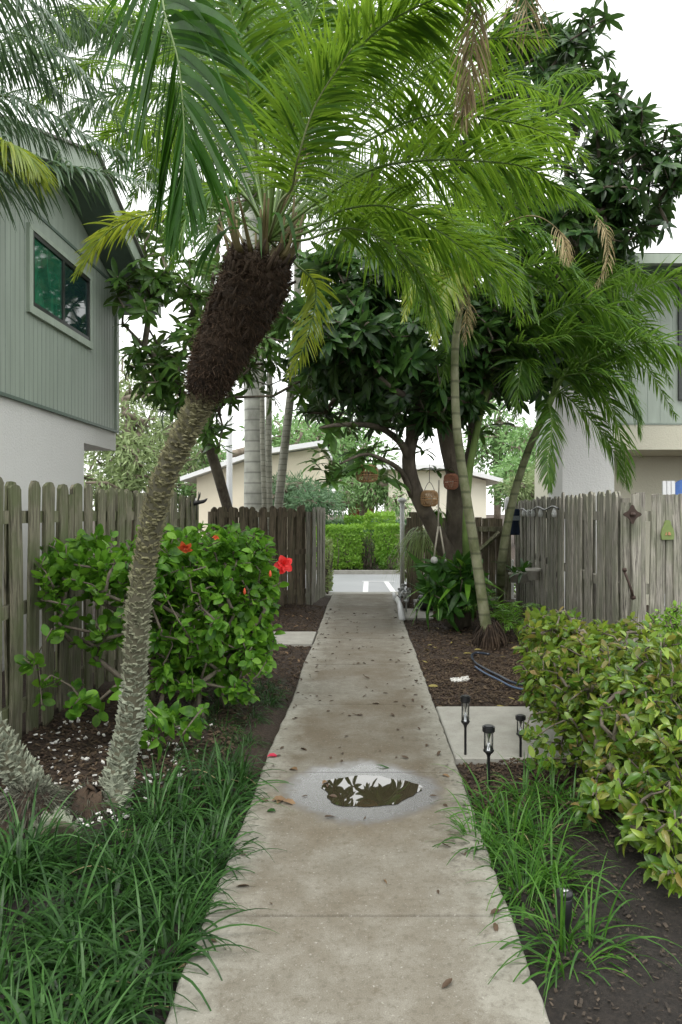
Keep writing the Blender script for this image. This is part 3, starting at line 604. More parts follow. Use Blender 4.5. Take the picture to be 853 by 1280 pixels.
def tree(name, label, root, ells, mats=('bark', 'loquat'), r0=.007, L=.24, W=.075, maxr=.14, n=(8, 13), power=.48, trunk_extra=None, sag=.05, fixed=None, group=None):
    tg = ell_points(ells, 0); nodes, par, rad, tips = skeleton(root, tg, r0, sag, power, maxr)
    t = thing(name, label, 'tree', tuple(root[0]), group)
    mb = MB(); tubes_from(nodes, par, rad, mb); 
    if trunk_extra: trunk_extra(mb)
    part('trunk', mb, mats[0], t)
    d = np.array([nodes[i] - nodes[par[i]] for i in tips]); d = nrm(d) + np.array([0, 0, .45])
    mb = MB(); whorls(mb, nodes[tips], d, n, L, W); part('crown', mb, mats[1], t); return t

# main loquat-like tree over the path
B = G(577, 782); Y0 = B[1]
root = [B, P(574, 730, Y0), P(566, 690, Y0), P(570, 640, Y0), P(572, 600, Y0 - .1), P(563, 560, Y0 - .2), P(556, 520, Y0 - .3)]
ells = [(P(560, 440, 9.8), (1.1, 1.2, .75), 150), (P(470, 450, 9.2), (.85, 1.1, .55), 110), (P(425, 420, 8.8), (.55, .9, .45), 60), (P(520, 500, 9.4), (.9, .9, .45), 70),
        (P(640, 430, 10), (1.0, 1.1, .8), 130), (P(600, 360, 10), (1.3, 1.1, .6), 80), (P(700, 330, 10), (1.0, 1, .9), 90), (P(715, 200, 10), (.85, 1, .95), 62), (P(790, 240, 9.6), (.55, .7, .9), 46),
        (P(705, 95, 10), (.45, .6, .75), 22), (P(835, 190, 9.4), (.3, .4, .35), 10), (P(765, 150, 9.8), (.5, .5, .5), 20), (P(815, 235, 9.4), (.5, .5, .35), 16), (P(735, 60, 10), (.4, .5, .4), 14), (P(640, 180, 10.5), (.9, .8, 1.0), 50), (P(730, 440, 10), (.5, .6, .6), 34), (P(430, 360, 9.5), (.7, .9, .45), 60), (P(510, 350, 10), (.9, .9, .6), 70), (P(395, 400, 9.3), (.5, .7, .35), 36), (P(520, 250, 11.5), (1.2, .8, 1.0), 60), (P(460, 470, 12.3), (1.3, 1.3, .6), 90), (P(445, 512, 12.0), (1.0, .8, .28), 24), (P(655, 60, 11), (.7, .7, .6), 44), (P(420, 455, 10.8), (.8, .9, .45), 40), (P(665, 90, 11), (.7, .6, .7), 34), (P(740, 300, 10), (.5, .7, .5), 30)]
def limbs(mb):
    mb.tube(bez([B + np.array([-.12, -.1, 0]), P(577, 735, Y0 - .1), P(572, 715, Y0 - .1), P(545, 665, Y0 - .3), P(518, 610, Y0 - .5), P(511, 570, Y0 - .6), P(520, 530, Y0 - .6), P(527, 480, Y0 - .6)], 24), np.linspace(.14, .07, 24), 12)
    mb.tube(bez([P(511, 575, Y0 - .6), P(500, 552, Y0 - .8), P(470, 533, Y0 - 1.1), P(425, 531, Y0 - 1.5), P(400, 535, Y0 - 1.6)], 16), np.linspace(.06, .015, 16), 7)
    mb.tube(bez([P(515, 620, Y0 - .5), P(502, 590, Y0 - .8), P(480, 575, Y0 - 1.2), P(455, 568, Y0 - 1.5), P(425, 580, Y0 - 1.6)], 16), np.linspace(.045, .012, 16), 7)
    mb.tube(bez([P(572, 610, Y0), P(590, 560, Y0), P(592, 500, Y0), P(610, 440, Y0)], 14), np.linspace(.09, .05, 14), 9)
t = tree('loquat_tree', 'large dark glossy-leaved tree arching over the path with forked brown trunk and hanging lanterns', root, ells, L=.27, W=.085, trunk_extra=limbs, n=(9, 14))
mb = MB(); tp = []; 
for (px, py, Yd) in [(400, 560, 8.8), (412, 600, 8.8), (428, 585, 8.9), (445, 565, 8.9), (452, 580, 8.8), (470, 575, 8.9), (465, 560, 9), (440, 535, 8.9), (415, 540, 8.8), (485, 560, 9.1), (476, 595, 9.0), (408, 585, 8.8), (498, 600, 9.2), (530, 560, 9.6), (545, 585, 10), (600, 540, 10.2), (625, 530, 10.2), (395, 575, 8.7)]:
    tp.append(P(px, py, Yd))
tp = np.array(tp); mbt = MB(); whorls(mb, tp, np.tile([0, -.2, .8], (len(tp), 1)) + rng.normal(0, .4, (len(tp), 3)), (8, 12), .26, .085)

part('low_foliage', mb, 'loquat_light', t)

# left whorled tree
B2 = np.array([-2.55, 12.0, 0.])
root = [B2, P(286, 640, 12), P(272, 590, 11.8), P(258, 545, 11.5), P(262, 500, 11)]
ells = [(P(215, 400, 10.2), (.75, .9, .9), 60), (P(250, 470, 10), (.7, .8, .7), 50), (P(190, 480, 10), (.35, .6, .5), 20), (P(290, 400, 10.5), (.8, .8, .9), 50), (P(200, 310, 10.5), (.55, .8, .6), 30), (P(180, 355, 9.6), (.35, .4, .35), 14), (P(262, 545, 10), (.25, .3, .3), 8), (P(370, 440, 10), (.7, .6, .7), 30), (P(380, 330, 11), (1.0, .8, .9), 40), (P(300, 290, 11), (1, .8, .9), 40)]
tree('broadleaf_tree', 'tree with pale rosettes of leaves between the left house and the shaggy palm', root, ells, mats=('twig', 'loquat_light'), L=.25, W=.075, maxr=.09, n=(7, 11))

# ------------------------------------------------------------------ background trees
def far_tree(name, label, base, H, ells, mat, leaf=.22, per=34, spread=.55, bark_='pine_bark', droop=.2, slim=.4, group='trees beyond the road and fences', r0=.03):
    root = [np.array(base, float), np.array(base) + (0, 0, H * .25), np.array(base) + (.1, 0, H * .45), np.array(base) + (0, .1, H * .6)]
    tg = ell_points(ells, 0); nodes, par, rad, tips = skeleton(root, tg, r0, .03, .42, .28)
    t = thing(name, label, 'tree', tuple(base), group); mb = MB(); tubes_from(nodes, par, rad, mb, k=5); part('trunk', mb, bark_, t)
    c = np.repeat(nodes[tips], per, 0); k = len(c); d = rdir(k); pos = c + d * (rng.uniform(0, 1, k) ** .5)[:, None] * spread * np.array([1, 1, .7]); dd = nrm(d + [0, 0, -droop] + rng.normal(0, .4, (k, 3)))
    LL = leaf * rng.uniform(.6, 1.3, k); mb = MB(); leaves(mb, pos, dd, rdir(k) + [0, 0, .8], LL, LL * slim, simple=True, prof=((0, .1), (.45, 1), (1, .05))); part('crown', mb, mat, t)
def E(px, py, Y, rx, rz, n, ry=None): return (P(px, py, Y), (rx * Y / F, (ry or rx) * Y / F, rz * Y / F), n)
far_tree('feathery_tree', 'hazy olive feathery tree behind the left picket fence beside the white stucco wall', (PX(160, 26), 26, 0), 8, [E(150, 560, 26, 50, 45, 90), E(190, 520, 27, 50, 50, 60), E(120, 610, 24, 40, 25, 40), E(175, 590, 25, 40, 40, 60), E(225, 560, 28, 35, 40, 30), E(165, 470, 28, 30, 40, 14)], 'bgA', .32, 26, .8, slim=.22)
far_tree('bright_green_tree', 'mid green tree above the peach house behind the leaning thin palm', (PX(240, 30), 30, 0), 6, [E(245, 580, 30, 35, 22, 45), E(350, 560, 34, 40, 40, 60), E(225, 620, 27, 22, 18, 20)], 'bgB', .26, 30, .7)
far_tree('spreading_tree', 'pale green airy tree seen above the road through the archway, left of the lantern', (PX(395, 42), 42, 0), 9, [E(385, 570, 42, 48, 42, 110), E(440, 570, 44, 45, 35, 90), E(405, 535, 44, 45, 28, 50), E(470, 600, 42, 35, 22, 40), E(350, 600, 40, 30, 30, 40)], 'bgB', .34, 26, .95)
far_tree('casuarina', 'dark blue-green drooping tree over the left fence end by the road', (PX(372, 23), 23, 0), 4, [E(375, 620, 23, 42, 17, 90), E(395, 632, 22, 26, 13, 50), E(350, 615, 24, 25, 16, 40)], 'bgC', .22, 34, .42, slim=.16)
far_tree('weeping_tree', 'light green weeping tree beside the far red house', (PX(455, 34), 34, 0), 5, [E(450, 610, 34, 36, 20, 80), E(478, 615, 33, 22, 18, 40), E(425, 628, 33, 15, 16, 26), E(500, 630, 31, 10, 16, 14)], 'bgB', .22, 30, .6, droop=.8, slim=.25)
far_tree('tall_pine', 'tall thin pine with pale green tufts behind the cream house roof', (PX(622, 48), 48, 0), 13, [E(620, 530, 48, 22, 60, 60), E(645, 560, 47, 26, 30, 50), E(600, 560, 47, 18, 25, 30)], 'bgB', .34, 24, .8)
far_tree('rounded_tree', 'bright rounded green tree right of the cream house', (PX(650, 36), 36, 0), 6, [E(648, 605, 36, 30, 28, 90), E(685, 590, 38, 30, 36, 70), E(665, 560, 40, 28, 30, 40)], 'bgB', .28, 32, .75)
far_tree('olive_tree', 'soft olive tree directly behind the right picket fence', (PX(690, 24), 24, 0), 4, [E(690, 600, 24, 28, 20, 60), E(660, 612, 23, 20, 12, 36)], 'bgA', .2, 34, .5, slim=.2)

# far hedges and bushes
def hedge_box(name, label, x0, x1, y0, y1, z0, z1, mat, n, L=.06, W=.035, core=True, group=None, round_=.1, cat='hedge', stems=0, simple=True, up=.3):
    t = thing(name, label, cat, ((x0 + x1) / 2, (y0 + y1) / 2, z0), group)
    c = np.array([(x0 + x1) / 2, (y0 + y1) / 2, (z0 + z1) / 2]); h = np.array([(x1 - x0) / 2, (y1 - y0) / 2, (z1 - z0) / 2])
    u = rng.uniform(-1, 1, (n, 3)); f = rng.choice(3, n, p=nrm(np.array([h[1] * h[2], h[0] * h[2], h[0] * h[1]])) ** 1 / nrm(np.array([h[1] * h[2], h[0] * h[2], h[0] * h[1]])).sum()); sg = np.sign(rng.uniform(-1, 1, n)); u[np.arange(n), f] = sg * rng.uniform(.8, 1.0, n)
    ln = np.linalg.norm(np.abs(u) ** 6, axis=1) ** (1 / 6); u = u / np.maximum(ln, 1)[:, None]
    pos = c + u * h * (1 + .05 * np.sin(pos_w(u, h, c)))[:, None]; nn = np.zeros((n, 3)); nn[np.arange(n), f] = sg
    d = nrm(nn * .5 + rdir(n) + [0, 0, up]); LL = L * rng.uniform(.6, 1.3, n); mb = MB()
    leaves(mb, pos, d, nn + rng.normal(0, .5, (n, 3)), LL, LL * W / L, simple=simple); part('foliage', mb, mat, t)
    mb = MB()
    for i in range(stems or 20):
        a = np.array([rng.uniform(x0 + .1 * (x1 - x0), x1 - .1 * (x1 - x0)), rng.uniform(y0, y1), z0 - .03]); b = a + np.array([rng.normal(0, .12), rng.normal(0, .08), (z1 - z0) * rng.uniform(.6, .9)]); mb.tube(bez([a, (a + b) / 2 + rng.normal(0, .04, 3), b], 6), np.linspace(.014, .005, 6), 5)
    part('stems', mb, 'twig', t); return t
def pos_w(u, h, c): return u[:, 0] * h[0] * 9 + u[:, 2] * h[2] * 11 + u[:, 1] * 5
hy = 20.7
hedge_box('box_hedge', 'bright green clipped hedge across the road, the wider left one', PX(396, hy), PX(452, hy), hy, hy + 1.1, 0, PZ(658, hy), 'boxhedge', 9000, .07, .045, group='clipped hedges across the road')
hedge_box('box_hedge', 'green clipped hedge across the road beside the white pole', PX(470, hy), PX(503, hy), hy, hy + 1.0, .35, PZ(657, hy), 'boxhedge', 5000, .07, .045, group='clipped hedges across the road')
hedge_box('loose_shrub', 'dark twiggy shrub filling the gap between the two clipped hedges', PX(450, hy), PX(471, hy), hy + .2, hy + .8, 0, PZ(662, hy), 'darkbush', 700, .07, .02, stems=60, cat='shrub')
hedge_box('low_shrub', 'loose leafy growth under the right clipped hedge by the road', PX(475, hy), PX(505, hy), hy - .1, hy + .6, 0, .5, 'fern', 900, .09, .03, cat='shrub')
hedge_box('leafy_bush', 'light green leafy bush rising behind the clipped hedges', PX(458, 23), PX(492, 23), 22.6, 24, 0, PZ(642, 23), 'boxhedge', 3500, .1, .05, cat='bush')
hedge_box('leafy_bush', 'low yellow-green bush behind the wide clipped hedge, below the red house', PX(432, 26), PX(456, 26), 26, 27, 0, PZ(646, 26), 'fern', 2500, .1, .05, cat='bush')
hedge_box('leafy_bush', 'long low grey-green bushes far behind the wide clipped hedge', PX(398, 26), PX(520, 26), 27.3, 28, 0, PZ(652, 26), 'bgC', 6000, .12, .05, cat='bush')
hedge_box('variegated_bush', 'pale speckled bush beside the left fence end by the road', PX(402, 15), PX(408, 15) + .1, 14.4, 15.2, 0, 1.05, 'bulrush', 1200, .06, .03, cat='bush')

# ------------------------------------------------------------------ left hibiscus hedge
def shrub(name, label, ells, base, mat, L, W, mats_stem='twig', n_tip=300, per=7, cat='shrub', r0=.004, maxr=.022, fold=.15, droop=.35, spread=.07, group=None, nroots=5, up=.5, simple=False, shell=.45):
    t = thing(name, label, cat, tuple(base), group)
    pts = []
    for (c, r, n) in ells:
        d = rdir(n); u = rng.uniform(shell, 1, n) ** .5; pts.append(np.array(c) + np.sign(d) * np.abs(d) ** .8 * u[:, None] * np.array(r))
    pts = np.vstack(pts); pts = pts[pts[:, 2] > .05]; mbs = MB(); allt = []; alld = []
    roots = [np.array(base) + np.array([dx, dy, -.03]) for dx, dy in zip(rng.uniform(-1, 1, nroots) * ells[0][1][0] * .8, rng.uniform(-1, 1, nroots) * ells[0][1][1] * .8)]
    owner = np.argmin(np.linalg.norm(pts[:, None, :2] - np.array(roots)[None, :, :2], axis=2), 1)
    for i, rt_ in enumerate(roots):
        tg = pts[owner == i]
        if not len(tg): continue
        nodes, par, rad, tips = skeleton([rt_, rt_ + rng.normal(0, .04, 3) * [1, 1, 0] + [0, 0, .15], rt_ + rng.normal(0, .06, 3) * [1, 1, 0] + [0, 0, .35]], tg, r0, .02, .4, maxr)
        tubes_from(nodes, par, rad, mbs, k=5); allt.append(nodes[tips]); alld.append(np.array([nodes[k] - nodes[par[k]] for k in tips]))
    part('stems', mbs, mats_stem, t)
    tp = np.vstack(allt); dr = nrm(np.vstack(alld)) + [0, 0, up]; cc = np.repeat(tp, per, 0); k = len(cc); ax = nrm(np.repeat(dr, per, 0)); out_ = rdir(k); out_ = nrm(out_ - ax * np.sum(out_ * ax, 1, keepdims=True))
    pos = cc + out_ * .01 - ax * rng.uniform(0, spread * 1.6, k)[:, None]; d = out_ + ax * rng.uniform(.0, 1.1, k)[:, None] + [0, 0, -.1]
    LL = L * rng.uniform(.35, 1.3, k); mb = MB(); q3 = k // 3
    for a0, a1, dr_, fo_ in ((0, q3, droop, fold), (q3, 2 * q3, droop * 2.2, fold * 2), (2 * q3, k, -droop * .5, fold * .4)): leaves(mb, pos[a0:a1], d[a0:a1], ax[a0:a1] + rng.normal(0, .4, (a1 - a0, 3)), LL[a0:a1], LL[a0:a1] * W / L, dr_, fo_, simple=simple)
    part('foliage', mb, mat, t); return t
hib = [(P(272, 765, 6.0), (.55, .55, .55), 290), (P(230, 750, 5.6), (.5, .5, .5), 160), (P(300, 728, 6.3), (.30, .4, .34), 140), (P(120, 740, 5.4), (.42, .4, .42), 100), (P(110, 700, 5.6), (.36, .35, .2), 90), (P(250, 690, 5.9), (.6, .4, .22), 190), (P(270, 830, 5.6), (.5, .4, .3), 44), (P(90, 830, 5.0), (.3, .35, .3), 14), (P(215, 905, 4.6), (.25, .2, .12), 16), (P(130, 870, 4.9), (.25, .3, .12), 10), (P(312, 775, 6.3), (.22, .3, .4), 70)]
hb = shrub('hibiscus_hedge', 'leafy green hibiscus hedge with red flowers growing in front of the left picket fence', hib, (-1.55, 5.7, 0), 'hibiscus', .084, .056, per=8, nroots=8, cat='hedge')
def flower(px, py, Y, r, mat, label, face=(.5, -.8, .2)):
    c = P(px, py, Y); mb = MB(); f = nrm(face); h = nrm(np.cross(f, [0, 0, 1.])); g = np.cross(h, f)
    for ring, (k, s) in enumerate(((5, 1), (6, .75), (5, .5))):
        for i in range(k):
            a = i * 6.28 / k + ring * .5; rd = h * math.cos(a) + g * math.sin(a)
            leaves(mb, (c + rd * r * .08)[None], (rd + f * (.25 + .35 * ring))[None], (f - rd * .3 + rng.normal(0, .25, 3))[None], np.array([r * s]), np.array([r * .85 * s]), .3, .2)
    mb.tube([c, c + f * r * .6], [r * .07, r * .05], 6)
    o = part('flower', mb, mat, hb, label=label)
flower(355, 706, 5.9, .075, 'red', 'open scarlet hibiscus flower at the right end of the hedge', (.3, -.9, .1)); flower(232, 684, 5.35, .055, 'orange', 'orange-red drooping flower beside the palm trunk', (0, -.6, -.5)); flower(270, 672, 5.5, .026, 'orange', 'small orange flower on top of the hedge', (.2, -.5, .7))
for (px, py) in ((306, 742), (338, 720)):
    mb = MB(); c = P(px, py, 5.55); mb.lathe(c, [(0, -.01), (.010, 0), (.012, .015), (.006, .04), (0, .045)], 7); part('bud', mb, 'orange', hb)

# ------------------------------------------------------------------ right mottled shrub
rsh = [(P(735, 860, 4.6), (.36, .5, .30), 260), (P(700, 800, 5.4), (.30, .5, .22), 200), (P(770, 820, 5.0), (.45, .5, .26), 260), (P(820, 870, 4.2), (.42, .5, .32), 250), (P(850, 930, 3.8), (.42, .5, .35), 190), (P(780, 930, 4.2), (.36, .4, .24), 150), (P(845, 1030, 3.3), (.22, .3, .26), 80), (P(862, 1090, 3.0), (.16, .25, .16), 34), (P(690, 850, 4.9), (.2, .3, .22), 70), (P(800, 1000, 3.6), (.3, .3, .22), 60), (P(880, 850, 4.0), (.4, .5, .35), 120), (P(690, 925, 4.3), (.22, .2, .15), 22)]
sr = shrub('mottled_hedge', 'yellow-green and bronze leaved hedge growing along the right bed in front of the grey fence', rsh, (1.75, 4.4, 0), 'hedge_r', .060, .030, per=11, nroots=12, cat='hedge', up=.7, spread=.06)
shrub('round_bush', 'small dense dark green bush at the right edge before the solid fence', [(P(845, 785, 5.6), (.20, .25, .2), 130), (P(865, 810, 5.6), (.25, .25, .25), 90)], (2.42, 5.6, 0), 'boxhedge', .035, .02, per=12, nroots=2, cat='bush', simple=True)

# ------------------------------------------------------------------ liriope
def grass(name, label, clumps, mat, n=150, L=(.30, .52), W=.008, kind='stuff'):
    mb = MB()
    for (x, y, s) in clumps:
        k = int(n * s); a = rng.uniform(0, 2 * np.pi, k); r = np.sqrt(rng.uniform(0, 1, k)) * .07; z = float(ground_z(np.array(x), np.array(y)))
        b = np.stack([x + r * np.cos(a), y + r * np.sin(a), np.full(k, z - .01)], -1); lean = rng.uniform(.1, 1.7, k)
        d = np.stack([np.cos(a) * lean, np.sin(a) * lean, np.ones(k)], -1); wv = np.stack([-np.sin(a), np.cos(a), rng.normal(0, .3, k)], -1)
        LL = rng.uniform(*L, k) * (.6 + .4 * s); WW = W * rng.uniform(.55, 1.25, k); DD = rng.uniform(1.2, 4.4, k); o_ = max(2, k // 18)
        strips(mb, b[o_:], d[o_:], wv[o_:], LL[o_:], WW[o_:], DD[o_:], 8)
        strips(mb, b[:o_], d[:o_] * [1.6, 1.6, .6], wv[:o_], LL[:o_] * .9, WW[:o_] * .7, DD[:o_] * 1.5, 8, 1)
    return solo(name, mb, (mat, 'tan'), label, 'ground cover', kind=kind)
cl = []
for i in range(40):
    y = rng.uniform(1.75, 4.15); x1 = -.80 - .0 * y; x0 = -min(2.5, max(1.0, y * .52)); x = rng.uniform(x0, x1)
    if y > 3.5 and x < -1.15: continue
    cl.append((x, y, rng.uniform(.6, 1.2)))
for y in np.arange(2.2, 4.4, .16): cl.append(((-.73 if y > 2.6 else -.82) + rng.normal(0, .035), y, rng.uniform(.55, 1)))
for (px, py) in ((250, 985), (280, 970), (200, 1000), (60, 1090), (20, 1110)): q_ = G(px, py); cl.append((q_[0], q_[1], 1))
grass('liriope_bed', 'mass of arching dark green liriope blades along the left edge of the path', cl, 'grass', 110, (.24, .45), .0110)
cl = [(rng.uniform(-1.35, -.78), rng.uniform(4.3, 6.8), rng.uniform(.3, .6)) for i in range(60)]
grass('short_grass_strip', 'short thin dark grass under the hibiscus hedge beside the path', cl, 'grass', 110, (.16, .30), .005)
cl = [(*G(px, py)[:2], s) for px, py, s in ((612, 1010, .9), (655, 1000, .9), (600, 1050, .8), (640, 1060, 1), (680, 1040, .9), (715, 1010, .7), (655, 1105, 1), (690, 1090, .9), (640, 1030, .8), (690, 1000, .6))]
grass('liriope_clump', 'bushy pale-tipped liriope clump right of the puddle spilling over the path edge', cl, 'grass_r', 150, (.26, .46), .0085)
cl = [(*G(px, py)[:2], s) for px, py, s in ((700, 1165, .9), (735, 1180, .8), (712, 1200, .5))]
grass('liriope_clump', 'sparse liriope clump around the black ground spike on dark soil', cl, 'grass_r', 60, (.28, .5), .0085)

# ------------------------------------------------------------------ mulch, pebbles
def chips(name, label, regs, mat, size=(.015, .045), asp=.35, kind='stuff', thick=.3, cat='mulch'):
    mb = MB(); 
    for (x0, x1, y0, y1, n) in regs:
        x = rng.uniform(x0, x1, n); y = rng.uniform(y0, y1, n)
        for s in SLABS: k = ~((x > s[0] - .01) & (x < s[1] + .01) & (y > s[2] - .01) & (y < s[3] + .01)); x = x[k]; y = y[k]
        n = len(x); L = rng.uniform(*size, n); W = L * asp * rng.uniform(.5, 1.4, n); a = rng.uniform(0, 2 * np.pi, n); tl = rng.normal(0, .35, n)
        d = np.stack([np.cos(a), np.sin(a), tl], -1); d = nrm(d); s_ = nrm(np.cross(d, [0, 0, 1.]) + rng.normal(0, .3, (n, 3))); u = nrm(np.cross(s_, d))
        c = np.stack([x, y, ground_z(x, y) + .006 + rng.uniform(0, .012, n)], -1); V = []
        for i in (-1, 1):
            for j in (-1, 1):
                for k in (-1, 1): V.append(c + d * (L * i / 2 * (1 if j > 0 else .8))[:, None] + s_ * (W * j / 2)[:, None] + u * (W * thick * k / 2)[:, None])
        V = np.stack(V, 1).reshape(-1, 3); f = np.array([(0, 1, 3, 2), (4, 6, 7, 5), (0, 4, 5, 1), (2, 3, 7, 6), (0, 2, 6, 4), (1, 5, 7, 3)]); mb.add(V, (np.arange(n)[:, None, None] * 8 + f[None]).reshape(-1, 4))
    return solo(name, mb, mat, label, cat, kind=kind, smooth=False)
chips('bark_mulch', 'brown bark mulch covering the beds beside the path', [(.61, 2.2, 3.9, 8, 15000), (.61, 2.6, 8, 13.2, 9000), (-2.3, -.65, 6.2, 12.6, 9000), (-2.4, -.9, 3.9, 6.4, 4500), ], 'chip')
chips('white_pebbles', 'white shell pebbles scattered on the soil under the left fence', [(-2.3, -1.1, 4.0, 5.6, 240), (-1.7, -1.2, 3.6, 4.3, 60), (.8, 1.2, 1.95, 2.4, 5)], 'pebble', (.010, .034), .7, thick=.5, cat='gravel')
chips('leaf_debris', 'fine dark debris on the black soil at the lower right', [(.62, 1.9, 1.9, 3.9, 2600)], 'debris', (.006, .022), .5, thick=.25)
c_ = G(573, 847); mb0 = (c_[0] - .07, c_[0] + .09, c_[1] - .08, c_[1] + .08, 160)
chips('white_gravel_pile', 'small heap of white gravel on the mulch right of the path', [mb0], 'pebble', (.012, .03), .8, thick=.7, cat='gravel')
def litter(n, fx, fy, size, mat, label, group, z=.004, cat='leaf', name='fallen_leaf'):
    for i in range(n):
        mb = MB(); a = rng.uniform(0, 6.28); L = rng.uniform(*size); x, y = fx(), fy(); leaves(mb, np.zeros((1, 3)), np.array([[math.cos(a), math.sin(a), .05]]), np.array([[rng.normal(0, .2), rng.normal(0, .2), 1]]), np.array([L]), np.array([L * rng.uniform(.25, .5)]), rng.uniform(-.3, .2), rng.uniform(.1, .5))
        o = solo(name, mb, mat, label, cat, (0, 0, 0), group); zz = z if z is not None else float(ground_z(np.array(x), np.array(y))) + .018; o.location = (x, y, zz)
litter(230, lambda: float(np.clip(rng.normal(-.15, .35), -.6, .57)) if rng.random() < .55 else float(rng.choice([-1, 1]) * (.57 - abs(rng.normal(0, .07))) - .02), lambda: rng.uniform(4.6, 12) if rng.random() < .9 else rng.uniform(2.4, 4.6), (.02, .06), 'litter_dark', 'small dry brown scrap of leaf lying on the concrete path', 'dry leaf scraps on the path')
litter(60, lambda: rng.uniform(.65, 2.0), lambda: rng.uniform(4.0, 10), (.04, .11), 'litter_y', 'pale dry leaf lying on the brown mulch right of the path', 'dry leaves on the right mulch', None)
litter(40, lambda: rng.uniform(-1.5, -.68), lambda: rng.uniform(6.4, 12), (.04, .09), 'litter', 'dry leaf lying on the mulch left of the path', 'dry leaves on the left mulch', None)
def one_leaf(px, py, L, a, mat, label, W=.4, name='fallen_leaf', cat='leaf'):
    c = G(px, py); mb = MB(); leaves(mb, np.zeros((1, 3)), np.array([[math.cos(a), math.sin(a), .12]]), np.array([[.1, -.2, 1]]), np.array([L]), np.array([L * W]), .35, .35); o = solo(name, mb, mat, label, cat); o.location = (c[0], c[1], .006)
for px, py, L, a, mt, lb in ((340, 1002, .09, .2, 'litter', 'curled brown leaf at the left rim of the wet patch, leftmost of three'), (347, 1006, .07, 1.4, 'litter', 'small brown leaf at the left rim of the wet patch, middle of three'), (354, 1003, .08, -.4, 'litter', 'flat brown leaf at the left rim of the wet patch, rightmost of three'),
                             (403, 981, .06, .9, 'litter', 'single brown leaf lying in the shallow water at the left of the puddle'), (334, 947, .08, .3, 'pink', 'fallen magenta-red flower petal on the left side of the path'), (372, 964, .07, 2.5, 'litter', 'dark twiggy leaf on the joint left above the puddle'),
                             (345, 1016, .06, 2.8, 'grass', 'small green-brown leaf by the left grass near the wet patch'), (484, 1107, .07, 1.8, 'litter', 'thin reddish brown leaf alone on the slab in the foreground'), (553, 970, .05, -.5, 'litter', 'small dark leaf on the joint right of the puddle'), (470, 957, .14, -.6, 'grass', 'thin green blade lying across the top of the wet patch')):
    one_leaf(px, py, L, a, mt, lb, W=.12 if 'thin' in lb else .5)

# ------------------------------------------------------------------ main shaggy date palm
pt = [G(136, 1012), P(150, 960, 4.0), P(166, 880, 4.0), P(172, 780, 3.95), P(183, 690, 3.9), P(205, 600, 3.8), P(240, 525, 3.72), P(262, 480, 3.66), P(285, 430, 3.6)]
pt[0][2] = -.03
palm = thing('date_palm', 'leaning spiny-trunked date palm with shaggy brown crown base over the left of the path', 'palm', tuple(pt[0]))
def spiny_trunk(pts, rads, n_k, parent, rings=110, lab=None):
    C = bez(pts, 90); R = np.interp(np.linspace(0, 1, 90), np.linspace(0, 1, len(rads)), rads); mb = MB(); mb.tube(C, R * .84, 18, 1)
    T = nrm(np.gradient(C, axis=0)); h = np.array([1., 0, 0]); A = nrm(h - T * (T @ h)[:, None]); Bv = np.cross(T, A)
    k = n_k; t = np.linspace(.02, .985, k); ph = np.arange(k) * 2.399963 + rng.normal(0, .22, k); i = (t * 89).astype(int)
    rd = A[i] * np.cos(ph)[:, None] + Bv[i] * np.sin(ph)[:, None]; sd = np.cross(T[i], rd); c = C[i] + T[i] * rng.uniform(-.5, .5, k)[:, None] * .03; r = R[i][:, None]
    w = (r * .27) * rng.uniform(.8, 1.2, (k, 1)); hh = r * .22; o = rng.uniform(.95, 1.18, (k, 1))
    base = c + rd * r * .74; tip = c + rd * r * (1.02 + (o - 1) * .9) + T[i] * hh * rng.uniform(-.3, 1.8, (k, 1)) + sd * r * rng.normal(0, .09, (k, 1)); 
    V = np.stack([base - sd * w - T[i] * hh * .8, base + sd * w - T[i] * hh * .8, base + sd * w * .8 + T[i] * hh * .5, base - sd * w * .8 + T[i] * hh * .5, tip - sd * w * .22, tip + sd * w * .22, tip + sd * w * .15 + T[i] * hh * .12, tip - sd * w * .15 + T[i] * hh * .12], 1).reshape(-1, 3)
    f = np.array([(0, 1, 5, 4), (1, 2, 6, 5), (2, 3, 7, 6), (3, 0, 4, 7), (4, 5, 6, 7)]); mb.add(V, (np.arange(k)[:, None, None] * 8 + f[None]).reshape(-1, 4))
    return mb
mb = spiny_trunk(pt, [.105, .076, .070, .067, .066, .068, .072, .074], 1900, palm); part('trunk', mb, ('date_trunk', 'trunk_dark'), palm, False)
fp = [P(254, 494, 3.70), P(266, 462, 3.64), P(286, 420, 3.58), P(305, 380, 3.52), P(321, 345, 3.48), P(330, 318, 3.45)]
C = bez(fp, 40); R = np.interp(np.linspace(0, 1, 40), [0, .1, .35, .6, .78, .92, 1], [.068, .095, .130, .150, .152, .138, .10])
mb = MB(); mb.tube(C, R, 28); T = nrm(np.gradient(C, axis=0))
V0 = mb.v[0]; V0 += rng.normal(0, .007, V0.shape); k = 15000; i = rng.integers(0, 40, k); ph = rng.uniform(0, 6.28, k)
A = nrm(np.array([1., 0, 0]) - T * T[:, :1]); Bv = np.cross(T, A); rd = A[i] * np.cos(ph)[:, None] + Bv[i] * np.sin(ph)[:, None]
b_ = C[i] + rd * (R[i] * rng.uniform(.88, 1.04, k))[:, None] + T[i] * rng.normal(0, .012, k)[:, None]; sdv = np.cross(T[i], rd)
d = rd * rng.uniform(.2, 1.0, k)[:, None] + T[i] * rng.normal(0, .6, k)[:, None] + sdv * rng.normal(0, .7, k)[:, None]
strips(mb, b_, d, rdir(k), rng.uniform(.015, .055, k), np.full(k, .0038), rng.uniform(-.5, 1.5, k), 2, 1)
